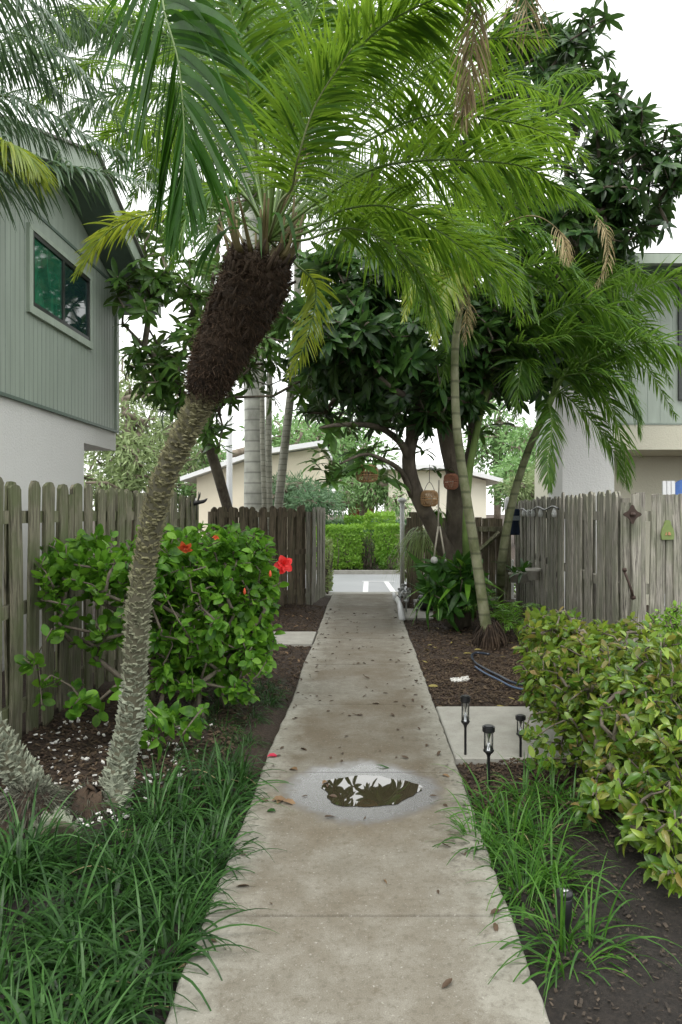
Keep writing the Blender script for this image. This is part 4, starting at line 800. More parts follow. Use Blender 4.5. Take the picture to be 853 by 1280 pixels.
for i in range(70):
    j = int(rng.integers(16, 39)); a = rng.uniform(0, 6.28); rd_ = A[j] * math.cos(a) + Bv[j] * math.sin(a); s0 = C[j] + rd_ * R[j] * .9; up_ = T[j]
    mb.tube([s0, s0 + rd_ * .02 + up_ * .03, s0 + rd_ * rng.uniform(.02, .05) + up_ * rng.uniform(.05, .10)], [.013, .010, .006], 5)
part('fibre_sleeve', mb, ('fibre', 'fibre_hair'), palm)
O = P(336, 296, 3.45)
def fr(pts, mats=('pygmy', 'petiole'), parent=palm, **kw): return part('frond', frond(pts, **kw), mats, parent)
def FP(*a): return [P(*q) for q in a]
O3 = (336, 300, 3.45)
big = dict(ll=.34, lw=.0122, n=92, droop=.9, fwd=.62, start=.33, rr=.008)
fr(FP(O3, (375, 190, 3.35), (430, 80, 3.3), (506, 22, 3.3), (600, -10, 3.35)), **big, roll=.35)
fr(FP(O3, (390, 205, 3.3), (469, 127, 3.2), (533, 82, 3.2), (600, 50, 3.2), (690, 48, 3.25)), **big, roll=.45)
fr(FP(O3, (400, 220, 3.4), (480, 165, 3.35), (549, 143, 3.3), (612, 148, 3.3), (676, 164, 3.3), (738, 200, 3.3)), **{**big, 'ep': 0} if False else big, roll=.5)
fr(FP(O3, (400, 250, 3.3), (464, 212, 3.15), (533, 200, 3.05), (612, 202, 3.0), (665, 212, 3.0), (708, 245, 3.0)), **big, roll=.5)
fr(FP(O3, (400, 278, 3.5), (480, 266, 3.5), (559, 293, 3.5), (612, 324, 3.5), (660, 392, 3.5)), **big, roll=.4)
fr(FP(O3, (380, 300, 3.4), (440, 285, 3.3), (506, 318, 3.2), (540, 370, 3.2), (556, 425, 3.2)), **big, roll=.3)
fr(FP(O3, (390, 262, 3.7), (450, 245, 3.9), (540, 270, 4.1), (620, 330, 4.2), (650, 400, 4.2)), **big, roll=.2)
fr(FP(O3, (385, 235, 3.8), (450, 180, 4.1), (540, 150, 4.3), (640, 150, 4.4), (720, 180, 4.5)), **big, roll=.3)
fr(FP(O3, (360, 180, 3.6), (400, 60, 3.8), (470, -20, 4), (560, -40, 4.2)), **big, roll=.3)
fr(FP(O3, (345, 180, 3.3), (385, 40, 3.1), (430, -80, 3.0)), **big, roll=.1, hint=(1, 0, 0))
fr(FP(O3, (335, 180, 3.6), (330, 60, 3.8), (335, -70, 4)), **big, hint=(1, 0, 0))
fr(FP(O3, (350, 150, 3.8), (372, 20, 4.2), (395, -100, 4.4)), **big, hint=(1, 0, 0))
fr(FP(O3, (310, 180, 3.6), (275, 80, 3.8), (215, 10, 4.0), (150, -20, 4.2)), **big, roll=-.3)
fr(FP(O3, (320, 180, 3.2), (300, 60, 3.0), (265, -60, 2.9)), **big, hint=(1, .3, 0))
fr(FP(O3, (300, 235, 3.7), (240, 180, 3.9), (170, 160, 4.1), (110, 185, 4.3)), **big, roll=-.3)
fr(FP(O3, (370, 330, 3.75), (395, 360, 3.9), (385, 420, 3.95), (362, 470, 3.95)), ('pygmy_yellow', 'petiole'), **{**big, 'll': .2, 'n': 40}, roll=.2, hint=(1, .3, 0))
fr(FP(O3, (275, 262, 3.5), (195, 266, 3.5), (135, 290, 3.45), (93, 345, 3.4)), ('pygmy_yellow', 'petiole'), **{**big, 'll': .22, 'n': 46, 'start': .45})
fr(FP(O3, (310, 250, 3.2), (275, 235, 3.1), (238, 265, 3.05), (215, 330, 3.0)), **{**big, 'll': .24}, roll=.2)
fr(FP(O3, (350, 255, 3.2), (365, 235, 3.0), (372, 200, 2.8), (395, 130, 2.7), (440, 60, 2.6)), ('pygmy', 'petiole_pale'), **big, roll=.2)
for a_ in (((300, 150, 4.4), (220, 40, 4.9), (120, 10, 5.3), (50, 60, 5.5)), ((290, 200, 4.4), (200, 100, 4.9), (110, 80, 5.2), (40, 140, 5.4)), ((310, 190, 4.2), (250, 120, 4.6), (190, 110, 4.9), (130, 170, 5.0)), ((300, 120, 4.2), (250, 0, 4.6), (180, -50, 4.9)), ((300, 220, 4.6), (255, 170, 5.0), (200, 190, 5.3), (160, 260, 5.3)), ((380, 150, 3.7), (450, 20, 4.0), (540, -60, 4.2)), ((400, 230, 4.0), (500, 110, 4.4), (600, 90, 4.6), (690, 120, 4.7)), ((390, 250, 4.0), (470, 210, 4.5), (560, 230, 4.8), (630, 290, 4.9)), ((380, 290, 4.0), (440, 290, 4.5), (510, 340, 4.7), (540, 410, 4.7)),
           ((370, 200, 3.2), (450, 60, 2.9), (540, 0, 2.8), (620, -20, 2.8)), ((350, 200, 3.2), (400, 100, 3.0), (480, 30, 2.9), (560, 20, 2.9)), ((365, 170, 4.0), (410, 90, 4.4), (500, 60, 4.8), (590, 110, 5.0)), ((320, 170, 3.9), (290, 90, 4.3), (240, 60, 4.6), (170, 90, 4.8)), ((330, 160, 4.1), (310, 60, 4.5), (280, -20, 4.7)), ((375, 270, 3.9), (420, 240, 4.4), (480, 250, 4.7), (520, 310, 4.8)), ((385, 290, 3.4), (430, 262, 3.35), (500, 262, 3.3), (590, 320, 3.25), (620, 370, 3.2))):
    fr(FP(O3, *a_), **big, roll=rng.uniform(.1, .5))
# yellow drying sword leaves and strap leaflets hanging at the base
mb = MB(); pts_ = np.array([P(a, b, 3.25) for a, b in ((300, 285), (306, 280), (322, 275), (340, 270), (352, 268), (290, 290), (268, 280))]); strips(mb, pts_, nrm(np.array([(-.5, -.2, .2), (-.3, -.3, .1), (.1, -.4, .2), (.2, -.4, .3), (.3, -.5, .1), (-.5, -.1, .1), (-.6, -.1, .3)])), np.tile([1., .1, .2], (7, 1)), np.array([.35, .42, .32, .30, .34, .36, .30]), np.full(7, .018), np.full(7, 4.), 8)
part('leaflets', mb, 'pygmy_near', palm)
mb = MB()
for i in range(34):      # petiole stubs
    a = rng.uniform(0, 6.28); rd = np.array([math.cos(a), math.sin(a), 0]); s0 = C[-4] + rd * rng.uniform(.03, .13); mb.tube(bez([s0, s0 + rd * .05 + [0, 0, .08], s0 + rd * rng.uniform(.06, .16) + [0, 0, rng.uniform(.12, .3)]], 5), np.linspace(.014, .005, 5), 5)
part('leaf_bases', mb, 'petiole_b', palm)

# near frond hanging in front of the crown
fr(FP(O3, (322, 90, 3.2), (270, -70, 2.7), (205, -75, 2.3), (204, 0, 2.15), (224, 80, 2.1), (231, 170, 2.1), (229, 250, 2.1)), ('pygmy_near', 'petiole'), ll=.56, lw=.024, n=60, droop=1.05, fwd=.60, start=.40, rr=.008, hint=(.70, -.72, 0), v=-.05, taper=.25, jit=.07, segs=9)
# dead brown frond hanging at the top
fr(FP(O3, (430, 60, 3.3), (540, -150, 3.1), (597, -70, 2.9), (596, 0, 2.85), (588, 80, 2.85), (577, 150, 2.85)), ('dead', 'petiole_b'), ll=.24, lw=.0065, n=60, droop=3.4, fwd=.9, start=.62, rr=.010, hint=(1, 0, 0), taper=.1, jit=.25)
fr(FP(O3, (440, 80, 3.5), (570, -140, 3.4), (640, -90, 3.2), (655, -20, 3.2), (660, 40, 3.2)), ('dead', 'petiole_b'), ll=.30, lw=.006, n=22, droop=3.0, fwd=.6, start=.60, rr=.008, hint=(1, 0, 0), taper=.1, jit=.2)

# second stem of the clump, leaving the frame at the left
p2 = [G(72, 1050), P(52, 1000, 3.9), P(12, 945, 3.85), P(-45, 850, 3.8), P(-110, 650, 3.75), P(-150, 450, 3.7), P(-160, 250, 3.7), P(-160, 180, 3.7)]
p2[0][2] = -.03
palm2 = thing('date_palm', 'second date palm at the left frame edge, its pale spiny stem leaning out of view', 'palm', tuple(p2[0]))
part('trunk', spiny_trunk(p2, [.12, .09, .08, .08, .08, .09, .10], 1500, palm2), ('date_trunk', 'trunk_dark'), palm2, False)
mb = MB()
for bb, rr_, nn_ in ((np.array([-1.72, 3.72, -.02]), .22, 3200), (np.array([-1.47, 3.85, -.04]), .16, 1600)):
    th = rdir(nn_); th[:, 2] = np.abs(th[:, 2]); b_ = bb + th * rr_ * np.array([1, .8, .9]) * rng.uniform(.6, 1.05, (nn_, 1)); strips(mb, b_, th + [0, 0, -.3], rdir(nn_), rng.uniform(.03, .10, nn_), np.full(nn_, .006), rng.uniform(.5, 3, nn_), 3)
    mb.lathe(bb, [(rr_ * .98, -.08), (rr_ * .9, .04), (rr_ * .66, .11), (rr_ * .33, .16), (0, .17)], 20, 1); mb.v[-1] += rng.normal(0, .012, mb.v[-1].shape)
part('root_mat', mb, ('root_hair', 'fibre'), palm2)
g2 = dict(ll=.30, lw=.0125, n=84, droop=1.9, fwd=.5, start=.2, rr=.008); Q = (-160, 190, 3.7)
for pts_, rl in ((((-70, 140, 3.7), (0, 120, 3.7), (60, 140, 3.7), (120, 175, 3.7), (200, 212, 3.7)), .1), (((-70, 210, 3.6), (0, 222, 3.6), (60, 207, 3.6), (130, 215, 3.6), (205, 232, 3.6)), .1),
                 (((-80, 60, 3.8), (0, 40, 3.9), (60, 58, 4), (110, 100, 4), (160, 165, 4)), .2), (((-90, 20, 3.5), (-20, -20, 3.5), (50, 10, 3.5), (95, 60, 3.5)), .2), (((-90, 180, 4.2), (-20, 150, 4.4), (40, 160, 4.6), (85, 210, 4.7)), 0), (((-100, 230, 3.4), (-40, 190, 3.3), (10, 180, 3.3), (50, 220, 3.3)), 0),
                 (((-100, 0, 4.2), (0, -40, 4.6), (80, 0, 4.8), (130, 60, 4.9)), .2), (((-60, 100, 4.4), (60, 30, 5), (150, 40, 5.4), (210, 110, 5.6)), .3), (((-60, 120, 4.6), (50, 70, 5.2), (130, 90, 5.6), (190, 150, 5.8)), .2),
                 (((-60, 60, 4.6), (60, -30, 5.2), (160, -20, 5.6), (230, 50, 5.8)), .3), (((-80, 90, 4), (-10, 60, 4.1), (50, 90, 4.2), (90, 150, 4.2)), .2), (((-60, 150, 4.8), (40, 110, 5.5), (120, 140, 6), (170, 220, 6.1)), .1), (((-60, 0, 5), (70, -60, 5.6), (170, -60, 6), (260, 0, 6.2)), .3)):
    fr([P(*Q)] + FP(*pts_), ('grey_palm', 'petiole'), palm2, **g2, roll=rl)
fr(FP(Q, (-80, 200, 3.4), (-10, 175, 3.2), (30, 190, 3.2), (48, 215, 3.2)), ('pygmy_yellow', 'petiole'), palm2, **g2)

# ------------------------------------------------------------------ tall palms behind the left fence
def radial_fronds(t, c, n, L, mats, ll, lw, el=(-.2, 1.2), droopk=.9, az=None, nl=46, **kw):
    for i in range(n):
        a = (az[0] + (az[1] - az[0]) * (i + .5) / n if az else i * 2.4) + rng.normal(0, .12); e = rng.uniform(*el); h = np.array([math.cos(a), math.sin(a), 0]); l = L * rng.uniform(.85, 1.1)
        p0 = np.array(c); p1 = p0 + (h * math.cos(e) + np.array([0, 0, math.sin(e)])) * l * .35; e2 = e - droopk * .6; p2_ = p1 + (h * math.cos(e2) + np.array([0, 0, math.sin(e2)])) * l * .35; e3 = e2 - droopk; p3 = p2_ + (h * math.cos(e3) + np.array([0, 0, math.sin(e3)])) * l * .33
        part('frond', frond([p0, p1, p2_, p3], n=nl, ll=ll, lw=lw, roll=rng.normal(0, .25), **kw), mats, t)
Yr = 13.6; b0 = np.array([PX(319, Yr), Yr, 0.]); rp = thing('royal_palm', 'tall palm with thick smooth grey ringed trunk behind the left fence', 'palm', tuple(b0))
mb = MB(); mb.tube([b0, b0 + (0, 0, 1.5), b0 + (0, 0, 3), b0 + (-.03, 0, 5), b0 + (-.1, 0, 8.2)], [.23, .21, .20, .19, .17], 20); part('trunk', mb, 'royal_trunk', rp)
mb = MB(); mb.tube([b0 + (-.1, 0, 8.19), b0 + (-.11, 0, 8.6), b0 + (-.12, 0, 9.4)], [.18, .17, .09], 16); part('crownshaft', mb, 'areca_shaft', rp)
radial_fronds(rp, b0 + (-.12, 0, 9.2), 36, 4.8, ('royal', 'petiole'), .72, .045, (-.3, 1.1), .8, nl=74, droop=1.5, rr=.03, segs=4)
def slim_palm(label, pts, r, fr_n, fl, mats=('royal', 'petiole'), tmat='thin_trunk', ll=.4, lw=.025, el=(-.2, 1.1), name='slender_palm', group='slender palms by the royal palm', **kw):
    t = thing(name, label, 'palm', tuple(pts[0]), group); C = bez(pts, 24); mb = MB(); mb.tube(C, np.linspace(r * 1.15, r * .8, 24), 12); part('trunk', mb, tmat, t)
    if fr_n: radial_fronds(t, C[-1], fr_n, fl, mats, ll, lw, el, **kw)
    return t
slim_palm('slender pale grey palm stem curving right of the thick royal trunk', [G(347, 752), P(347, 655, 12.9), P(356, 560, 12.8), P(366, 470, 12.7), P(372, 380, 12.6), P(372, 250, 12.6)], .075, 9, 2.6, nl=40)
slim_palm('thin dark palm stem touching the right side of the thick royal trunk', [G(331, 748), P(331, 640, 13.1), P(328, 540, 13.1), P(328, 440, 13.1), P(330, 300, 13.1)], .045, 8, 2.2, nl=40)
slim_palm('thin pale palm stem between the royal trunk and the curved slender stem', [G(338, 745), P(337, 640, 13.4), P(336, 540, 13.4), P(338, 420, 13.4), P(336, 220, 13.4)], .06, 8, 2.4, nl=40)
mb = MB(); c = G(287, 715); mb.tube([c, c + (0, 0, 6.6)], [.09, .07], 12); 
t = thing('light_pole', 'plain white pole standing beyond the left fence next to the peach house', 'pole', tuple(c)); part('shaft', mb, 'white', t)
mb = MB(); mb.lathe(c, [(.16, 0), (.16, .05), (.12, .12), (.1, .3)], 12); part('base', mb, 'white', t)

# ------------------------------------------------------------------ areca clump right
ab = G(612, 806); ar = thing('areca_palm', 'multi-stemmed areca palm leaning over the right bed with yellow-green fronds', 'palm', tuple(ab)); YA = ab[1]
stems = [[ab, P(606, 770, YA), P(596, 700, YA), P(583, 620, YA - .1), P(571, 530, YA - .2), P(569, 440, YA - .3), P(577, 370, YA - .4)],
         [G(592, 770), P(583, 690, 9.9), P(586, 600, 9.8), P(598, 530, 9.7), P(611, 480, 9.6)],
         [G(624, 772), P(628, 700, 9.8), P(640, 630, 9.7), P(658, 570, 9.6), P(682, 515, 9.4)]]
for s, (r0, r1), (st) in zip(stems, ((.074, .040), (.052, .044), (.066, .044)), ((0), (0), (0))):
    C = bez(s, 30); mb = MB(); mb.tube(C, np.linspace(r0, r1, 30), 14); part('stem', mb, 'areca_shaft' if s is stems[1] else 'areca_trunk', ar)
    mb = MB(); dv = nrm(C[-1] - C[-3]); mb.tube([C[-1] - dv * .02, C[-1] + dv * .3, C[-1] + dv * .6], [r1 * 1.15, r1 * .9, r1 * .4], 12); part('crownshaft', mb, 'areca_shaft', ar)
mb = MB(); k = 200; a = rng.uniform(0, 6.28, k); b_ = ab + np.stack([np.cos(a) * .07, np.sin(a) * .07, rng.uniform(.05, .28, k)], -1); strips(mb, b_, np.stack([np.cos(a), np.sin(a), -1.0 + 0 * a], -1), rdir(k), rng.uniform(.12, .3, k), np.full(k, .012), np.full(k, 1.), 3)
mb.lathe(ab + (0, 0, -.04), [(.13, 0), (.11, .10), (.09, .24), (.075, .30)], 14)
for i in range(40):
    a_ = rng.uniform(0, 6.28); h_ = rng.uniform(.1, .3); q0 = ab + [math.cos(a_) * .085, math.sin(a_) * .085, h_]; q1 = ab + [math.cos(a_) * rng.uniform(.14, .24), math.sin(a_) * rng.uniform(.14, .24), -.05]; mb.tube(bez([q0, (q0 + q1) / 2 + [math.cos(a_) * .03, math.sin(a_) * .03, .02], q1], 6), .009, 5)
part('root_skirt', mb, 'fibre', ar)
ak = dict(n=78, ll=.52, lw=.026, droop=1.25, fwd=.6, start=.2, rr=.014)
def af(pts, mats=('areca', 'petiole'), **kw): part('frond', frond(FP(*pts), **{**ak, **kw}), mats, ar)
S3 = (690, 495, 9.3); S2 = (622, 440, 9.5); S1 = (582, 345, 8.4)
af((S3, (720, 480, 9.1), (758, 498, 8.9), (780, 560, 8.8), (785, 610, 8.8)), roll=.7)
af((S3, (705, 470, 9), (760, 470, 8.7), (790, 500, 8.5), (800, 545, 8.5)), roll=.6)
af((S3, (700, 490, 9.5), (735, 520, 9.3), (765, 560, 9.0), (778, 605, 8.9)), roll=.7)
af((S3, (685, 500, 9.4), (690, 530, 9.0), (685, 580, 8.8), (688, 612, 8.7)), roll=.2, ll=.4, hint=(1, .3, 0))
af((S3, (725, 440, 9.4), (770, 400, 9.2), (815, 420, 9.0), (838, 480, 8.9)), roll=.7)
af((S3, (735, 430, 9.0), (790, 370, 8.8), (850, 350, 8.6), (900, 380, 8.6)), roll=.7)
af((S2, (650, 420, 9.2), (700, 412, 9.0), (750, 425, 8.8), (785, 475, 8.7)), roll=.6)
af((S2, (640, 400, 9.3), (680, 360, 9.1), (740, 350, 9.0), (790, 390, 8.8), (815, 450, 8.7)), roll=.6)
af((S2, (640, 430, 9), (680, 430, 8.8), (720, 420, 8.7), (775, 435, 8.6), (795, 500, 8.6)), roll=.5)
af((S2, (600, 400, 9.5), (570, 370, 9.4), (530, 380, 9.2), (510, 430, 9.1)), roll=.5)
af((S2, (640, 380, 9.8), (660, 320, 9.9), (700, 290, 10), (745, 310, 10)), roll=.5)
for a_ in ((S1, (610, 260, 8.3), (670, 160, 8.2), (730, 130, 8.0), (775, 175, 7.9)), (S1, (600, 250, 8.6), (640, 170, 8.8), (690, 100, 8.8), (750, 90, 8.8)), (S2, (660, 410, 9.0), (720, 380, 8.7), (780, 400, 8.5), (830, 460, 8.4)), (S2, (650, 390, 9.6), (700, 330, 9.6), (760, 330, 9.5), (800, 380, 9.5)), (S3, (700, 470, 9.6), (740, 440, 9.6), (800, 450, 9.5), (845, 520, 9.5)),
           (S3, (670, 480, 9.2), (655, 450, 9.0), (650, 470, 8.9), (645, 520, 8.8)), (S2, (630, 390, 9.2), (650, 340, 8.9), (700, 330, 8.7), (750, 370, 8.6)), (S3, (700, 440, 9.2), (730, 380, 9.1), (790, 340, 9.0), (850, 380, 9.0)), (S2, (600, 420, 9.1), (580, 410, 8.8), (560, 440, 8.7), (550, 490, 8.6)), (S3, (720, 460, 8.9), (790, 430, 8.5), (850, 440, 8.3), (890, 520, 8.2))):
    af(a_, roll=rng.uniform(.3, .7))
for pts_, m_ in ((((600, 310, 8.1), (640, 285, 7.9), (690, 300, 7.7), (725, 350, 7.6)), 'areca'), (((605, 300, 8.3), (650, 250, 8.1), (700, 235, 8.0), (750, 270, 7.9)), 'areca'), (((570, 310, 8.2), (545, 310, 8.0), (520, 345, 7.9), (505, 400, 7.8)), 'pygmy_yellow'), (((575, 300, 8.5), (560, 270, 8.5), (520, 265, 8.4), (480, 300, 8.3)), 'pygmy_yellow'),
                 (((590, 300, 8.2), (600, 250, 8.1), (620, 210, 8.0), (660, 200, 7.8)), 'areca'), (((580, 330, 8.1), (565, 345, 7.8), (550, 380, 7.7), (543, 430, 7.6)), 'pygmy_yellow'), (((595, 330, 8.1), (625, 325, 7.9), (655, 350, 7.8), (672, 400, 7.7)), 'areca'), (((585, 310, 8.0), (590, 280, 7.6), (600, 290, 7.2), (608, 330, 7.0)), 'areca')):
    af((S1,) + pts_, (m_, 'petiole'), ll=.42, roll=.4)
af(((745, 270, 8.8), (758, 290, 8.7), (758, 330, 8.7), (735, 370, 8.7)), ('tan', 'petiole_b'), ll=.26, lw=.011, n=36, jit=.3, droop=4.2, start=.05, hint=(1, 0, 0))
af((S1, (582, 372, 8.1), (584, 400, 8.0), (580, 430, 8.0)), ('tan', 'petiole_b'), ll=.26, lw=.011, n=28, jit=.3, droop=4.2, start=.2, hint=(1, 0, 0))
af((S1, (600, 300, 8), (660, 270, 7.6), (700, 290, 7.5), (712, 330, 7.5)), ('tan', 'petiole_b'), ll=.26, lw=.010, n=26, jit=.3, droop=4, start=.7, hint=(1, 0, 0))
# seedlings at the foot
for (px, py, h) in ((632, 772, .75), (648, 778, .6), (600, 745, .6)):
    b = G(px, py + 20); t = thing('palm_seedling', {632: 'yellow-green palm seedling just right of the areca stem foot', 648: 'small feathery palm seedling between areca foot and mottled hedge', 600: 'small palm seedling behind the front areca stem'}[px], 'palm', tuple(b), 'palm seedlings round the areca')
    radial_fronds(t, b, 9, h, ('fern', 'petiole'), .17, .012, (.7, 1.35), .8, nl=18, droop=.8, rr=.005)

# ------------------------------------------------------------------ plants round the tree
def rosette(name, label, c, n, L, W, mat, el=(.2, 1.2), droop=.5, cat='plant', group=None):
    mb = MB(); a = rng.uniform(0, 6.28, n); e = rng.uniform(*el, n); d = np.stack([np.cos(a) * np.cos(e), np.sin(a) * np.cos(e), np.sin(e)], -1); nn = np.stack([-np.cos(a) * np.sin(e), -np.sin(a) * np.sin(e), np.cos(e)], -1)
    LL = L * rng.uniform(.6, 1.15, n); leaves(mb, np.array(c) + d * .02, d, nn, LL, W * rng.uniform(.7, 1.2, n), droop, .2, prof=((0, .2), (.2, .6), (.45, 1), (.7, .9), (.9, .5), (1, .03))); return solo(name, mb, mat, label, cat, tuple(c), group)
shrub('leafy_plant', 'dark broad-leaved plant massed on the leaning tree foot beside the palm stem', [(P(566, 722, 9.7), (.33, .3, .26), 46), (P(560, 745, 9.7), (.28, .25, .2), 26)], (P(568, 760, 9.9)[0], 9.8, .3), 'darkbush', .19, .085, per=6, nroots=2, cat='plant', droop=.8, up=.1)
rosette('bromeliad', 'bright green leafy plant growing on the tree base, upper right of the dark fern', P(585, 728, 9.7), 26, .5, .07, 'fern', (.1, 1.2), .6)
rosette('staghorn_fern', 'yellow-green strappy plant at the left of the tree base', P(548, 738, 9.9), 24, .42, .035, 'fern', (-.2, .9), 1.0)
def hanging_grass(label, c, n, L, mat='bulrush', W=.012, name='spider_plant'):
    mb = MB(); a = rng.uniform(0, 6.28, n); d = np.stack([np.cos(a) * .6, np.sin(a) * .6, rng.uniform(.1, 1, n)], -1); strips(mb, np.tile(c, (n, 1)) + rng.normal(0, .04, (n, 3)), d, np.stack([-np.sin(a), np.cos(a), 0 * a], -1), rng.uniform(.5, 1.1, n) * L, np.full(n, W), rng.uniform(3, 6, n), 8); return solo(name, mb, mat, label, 'plant', tuple(c))
hanging_grass('long trailing pale green plant hanging over the low fence by the white pole', P(528, 668, 12.6), 170, 1.15)
hanging_grass('bunch of trailing leaves behind the rattan lantern in the tree fork', P(545, 640, 10.2), 60, .3, 'fern', .03, 'potted_fern')
shrub('leafy_bush', 'small bright bush seen low through the white frame by the right fence', [(P(648, 735, 14.5), (.25, .2, .3), 60)], (PX(648, 14.5), 14.5, 0), 'boxhedge', .06, .035, per=10, nroots=1, cat='bush', simple=True)
shrub('leafy_bush', 'light leafy bush beyond the fence at the road right of the white pole', [(P(512, 690, 15.3), (.28, .2, .7), 120)], (PX(512, 15), 15.2, 0), 'bulrush', .07, .035, per=9, nroots=2, cat='bush', simple=True)

# ------------------------------------------------------------------ lanterns
def lantern(px, py, Y, w, h, mat, label, hang):
    c = P(px, py, Y); t = thing('rattan_lantern', label, 'lantern', tuple(c), 'rattan lanterns hanging in the tree'); mb = MB(); R = w / 2
    pr = [(.55, -.5), (.93, -.38), (1, 0), (.95, .36), (.6, .5)]
    for i in range(22):
        for sgn in (1, -1):
            q_ = [np.array([math.cos(i * .2856 + sgn * u * .28), math.sin(i * .2856 + sgn * u * .28), 0]) * np.interp(z, [p[1] for p in pr], [p[0] for p in pr]) * R + [0, 0, z * h] + c for u, z in zip(np.linspace(0, 1, 9), np.linspace(-.5, .5, 9))]; mb.tube(q_, .0045, 4)
    for z, k in ((-.5, .55), (-.46, .7), (-.1, 1), (.06, 1.0), (.44, .8), (.5, .6)):
        q_ = [c + [math.cos(a) * R * k, math.sin(a) * R * k, z * h] for a in np.linspace(0, 6.283, 25)]; mb.tube(q_, .009, 5)
    part('shade', mb, mat, t)
    mb = MB(); mb.lathe(c, [(.0, -.4 * h), (R * .34, -.38 * h), (R * .36, .1 * h), (.0, .14 * h)], 12); part('candle_glass', mb, 'rope', t)
    mb = MB(); mb.tube(bez([c + [R * .6, 0, h * .5], c + [R * .3, 0, h * .5 + R * .7], c + [0, 0, h * .5 + R], c + [-R * .3, 0, h * .5 + R * .7], c + [-R * .6, 0, h * .5]], 12), .004, 5); mb.tube([c + [0, 0, h * .5 + R], c + [0, 0, h * .5 + hang]], .004, 5); part('handle', mb, 'iron', t)
lantern(459, 592, 8.9, .27, .20, 'jute', 'pale woven rattan lantern hanging left over the path among leaves', .2)
lantern(537, 623, 9.6, .23, .20, 'jute', 'round tan woven lantern hanging before the forked trunk, middle one', .45)
lantern(564, 602, 9.9, .20, .20, 'jute_red', 'reddish box-shaped woven lantern against the upright trunk', .3)

# ------------------------------------------------------------------ rope planter swing
c = P(549, 690, 9.7); t = thing('rope_hanger', 'pale rope loop with two painted stones hanging in front of the tree trunk', 'hanging ornament', tuple(c)); mb = MB()
for a, b in (((543, 695), (548, 658)), ((556, 695), (550, 658)), ((548, 658), (549, 600))): mb.tube([P(*a, 9.7), P(*b, 9.7)], .012, 6)
part('rope', mb, 'rope', t)
for px, s in ((543, .05), (555, .04)):
    mb = MB(); mb.lathe(P(px, 700, 9.7), [(0, -s), (s * .8, -s * .7), (s, 0), (s * .7, s * .7), (0, s)], 12); part('stone', mb, 'stone', t)

# ------------------------------------------------------------------ solar lights
def solar(loc, label, h=.34, s=1, body='black', grp='black solar path lights', glass=True):
    t = thing('solar_light', label, 'garden light', loc, grp)
    mb = MB(); mb.lathe((0, 0, 0), [(0, -.05), (.004, -.03), (.0085 * s, 0), (.0085 * s, h * .48), (.013 * s, h * .52), (.026 * s, h * .56), (.030 * s, h * .58), (.030 * s, h * .59), (0, h * .59)], 12); part('stake', mb, body, t, True, True)
    mb = MB(); mb.lathe((0, 0, 0), [(0, h * .975), (.034 * s, h * .975), (.034 * s, h * .90), (.030 * s, h * .885), (0, h * .885)], 20); mb.lathe((0, 0, 0), [(.026 * s, h * .976), (.026 * s, h * .99), (0, h * .99)], 20); part('cap', mb, body, t, False, True)
    mb = MB()
    for a in range(4): mb.tube([(math.cos(a * 1.571 + .5) * .0285 * s, math.sin(a * 1.571 + .5) * .0285 * s, h * .58), (math.cos(a * 1.571 + .5) * .0285 * s, math.sin(a * 1.571 + .5) * .0285 * s, h * .89)], .003 * s, 5)
    part('cage', mb, body, t, True, True)
    mb = MB(); mb.lathe((0, 0, 0), [(.0245 * s, h * .592), (.0245 * s, h * .88)], 18); part('glass', mb, 'glass', t, True, True)
    mb = MB()
    for a in range(7):
        ph = a * .9; mb.tube([(0, 0, h * .74), (math.cos(ph) * .018 * s, math.sin(ph) * .018 * s, h * .61)], .0022, 4)
    mb.lathe((0, 0, 0), [(.019 * s, h * .594), (.014 * s, h * .63), (.003, h * .70), (.0035, h * .76), (.012 * s, h * .84), (.014 * s, h * .882)], 12); part('diffuser', mb, 'silver', t, True, True); return t
def gl(px, py): q_ = G(px, py); return (float(q_[0]), float(q_[1]), -.03)
s1 = solar(gl(582, 942), 'black hourglass solar light farther left, at the front corner of the pale side slab', .42)
s2 = copy_tree(s1); s2.location = gl(611, 978); s2.scale = (1.1, 1.1, .86); s2['label'] = 'black hourglass solar light nearest the viewer, rising from the liriope'
s2.location[2] = -.02
s3 = copy_tree(s1); s3.location = gl(651, 945); s3.scale = (1, 1, .72); s3['label'] = 'black solar light half hidden by the mottled hedge on the side slab edge'
c = G(706, 1165); t = thing('ground_spotlight', 'black capped ground spike light standing inside the sparse liriope clump', 'garden light', (c[0], c[1], -.03))
mb = MB(); mb.lathe((0, 0, 0), [(0, 0), (.012, 0), (.018, .05), (.026, .09), (.03, .16), (.027, .165), (0, .165)], 16); part('body', mb, 'black', t, True, True)
mb = MB(); mb.lathe((0, 0, 0), [(.031, .166), (.033, .175), (.031, .186), (.02, .19), (0, .19)], 16); part('cap', mb, 'black', t, True, True)
mb = MB(); mb.lathe((0, 0, 0), [(.0, .1905), (.016, .1905), (.014, .194), (0, .194)], 14); part('solar_cell', mb, 'silver', t, True, True)
w1 = solar(gl(521, 775), 'silver solar light, nearest of the silver row at the slab right of the path', .34, 1.5, 'silver', 'silver solar lights by the path end')
for (px, py, lb) in ((508, 764, 'silver solar light second in the row along the right path edge'), (501, 757, 'silver solar light close to the white pole foot'), (505, 751, 'silver solar light just behind the white pole foot'), (511, 757, 'silver solar light farthest right of the group at the white pole'), (549, 773, 'silver solar light alone before the tree base')):
    w = copy_tree(w1); w.location = gl(px, py); w['label'] = lb
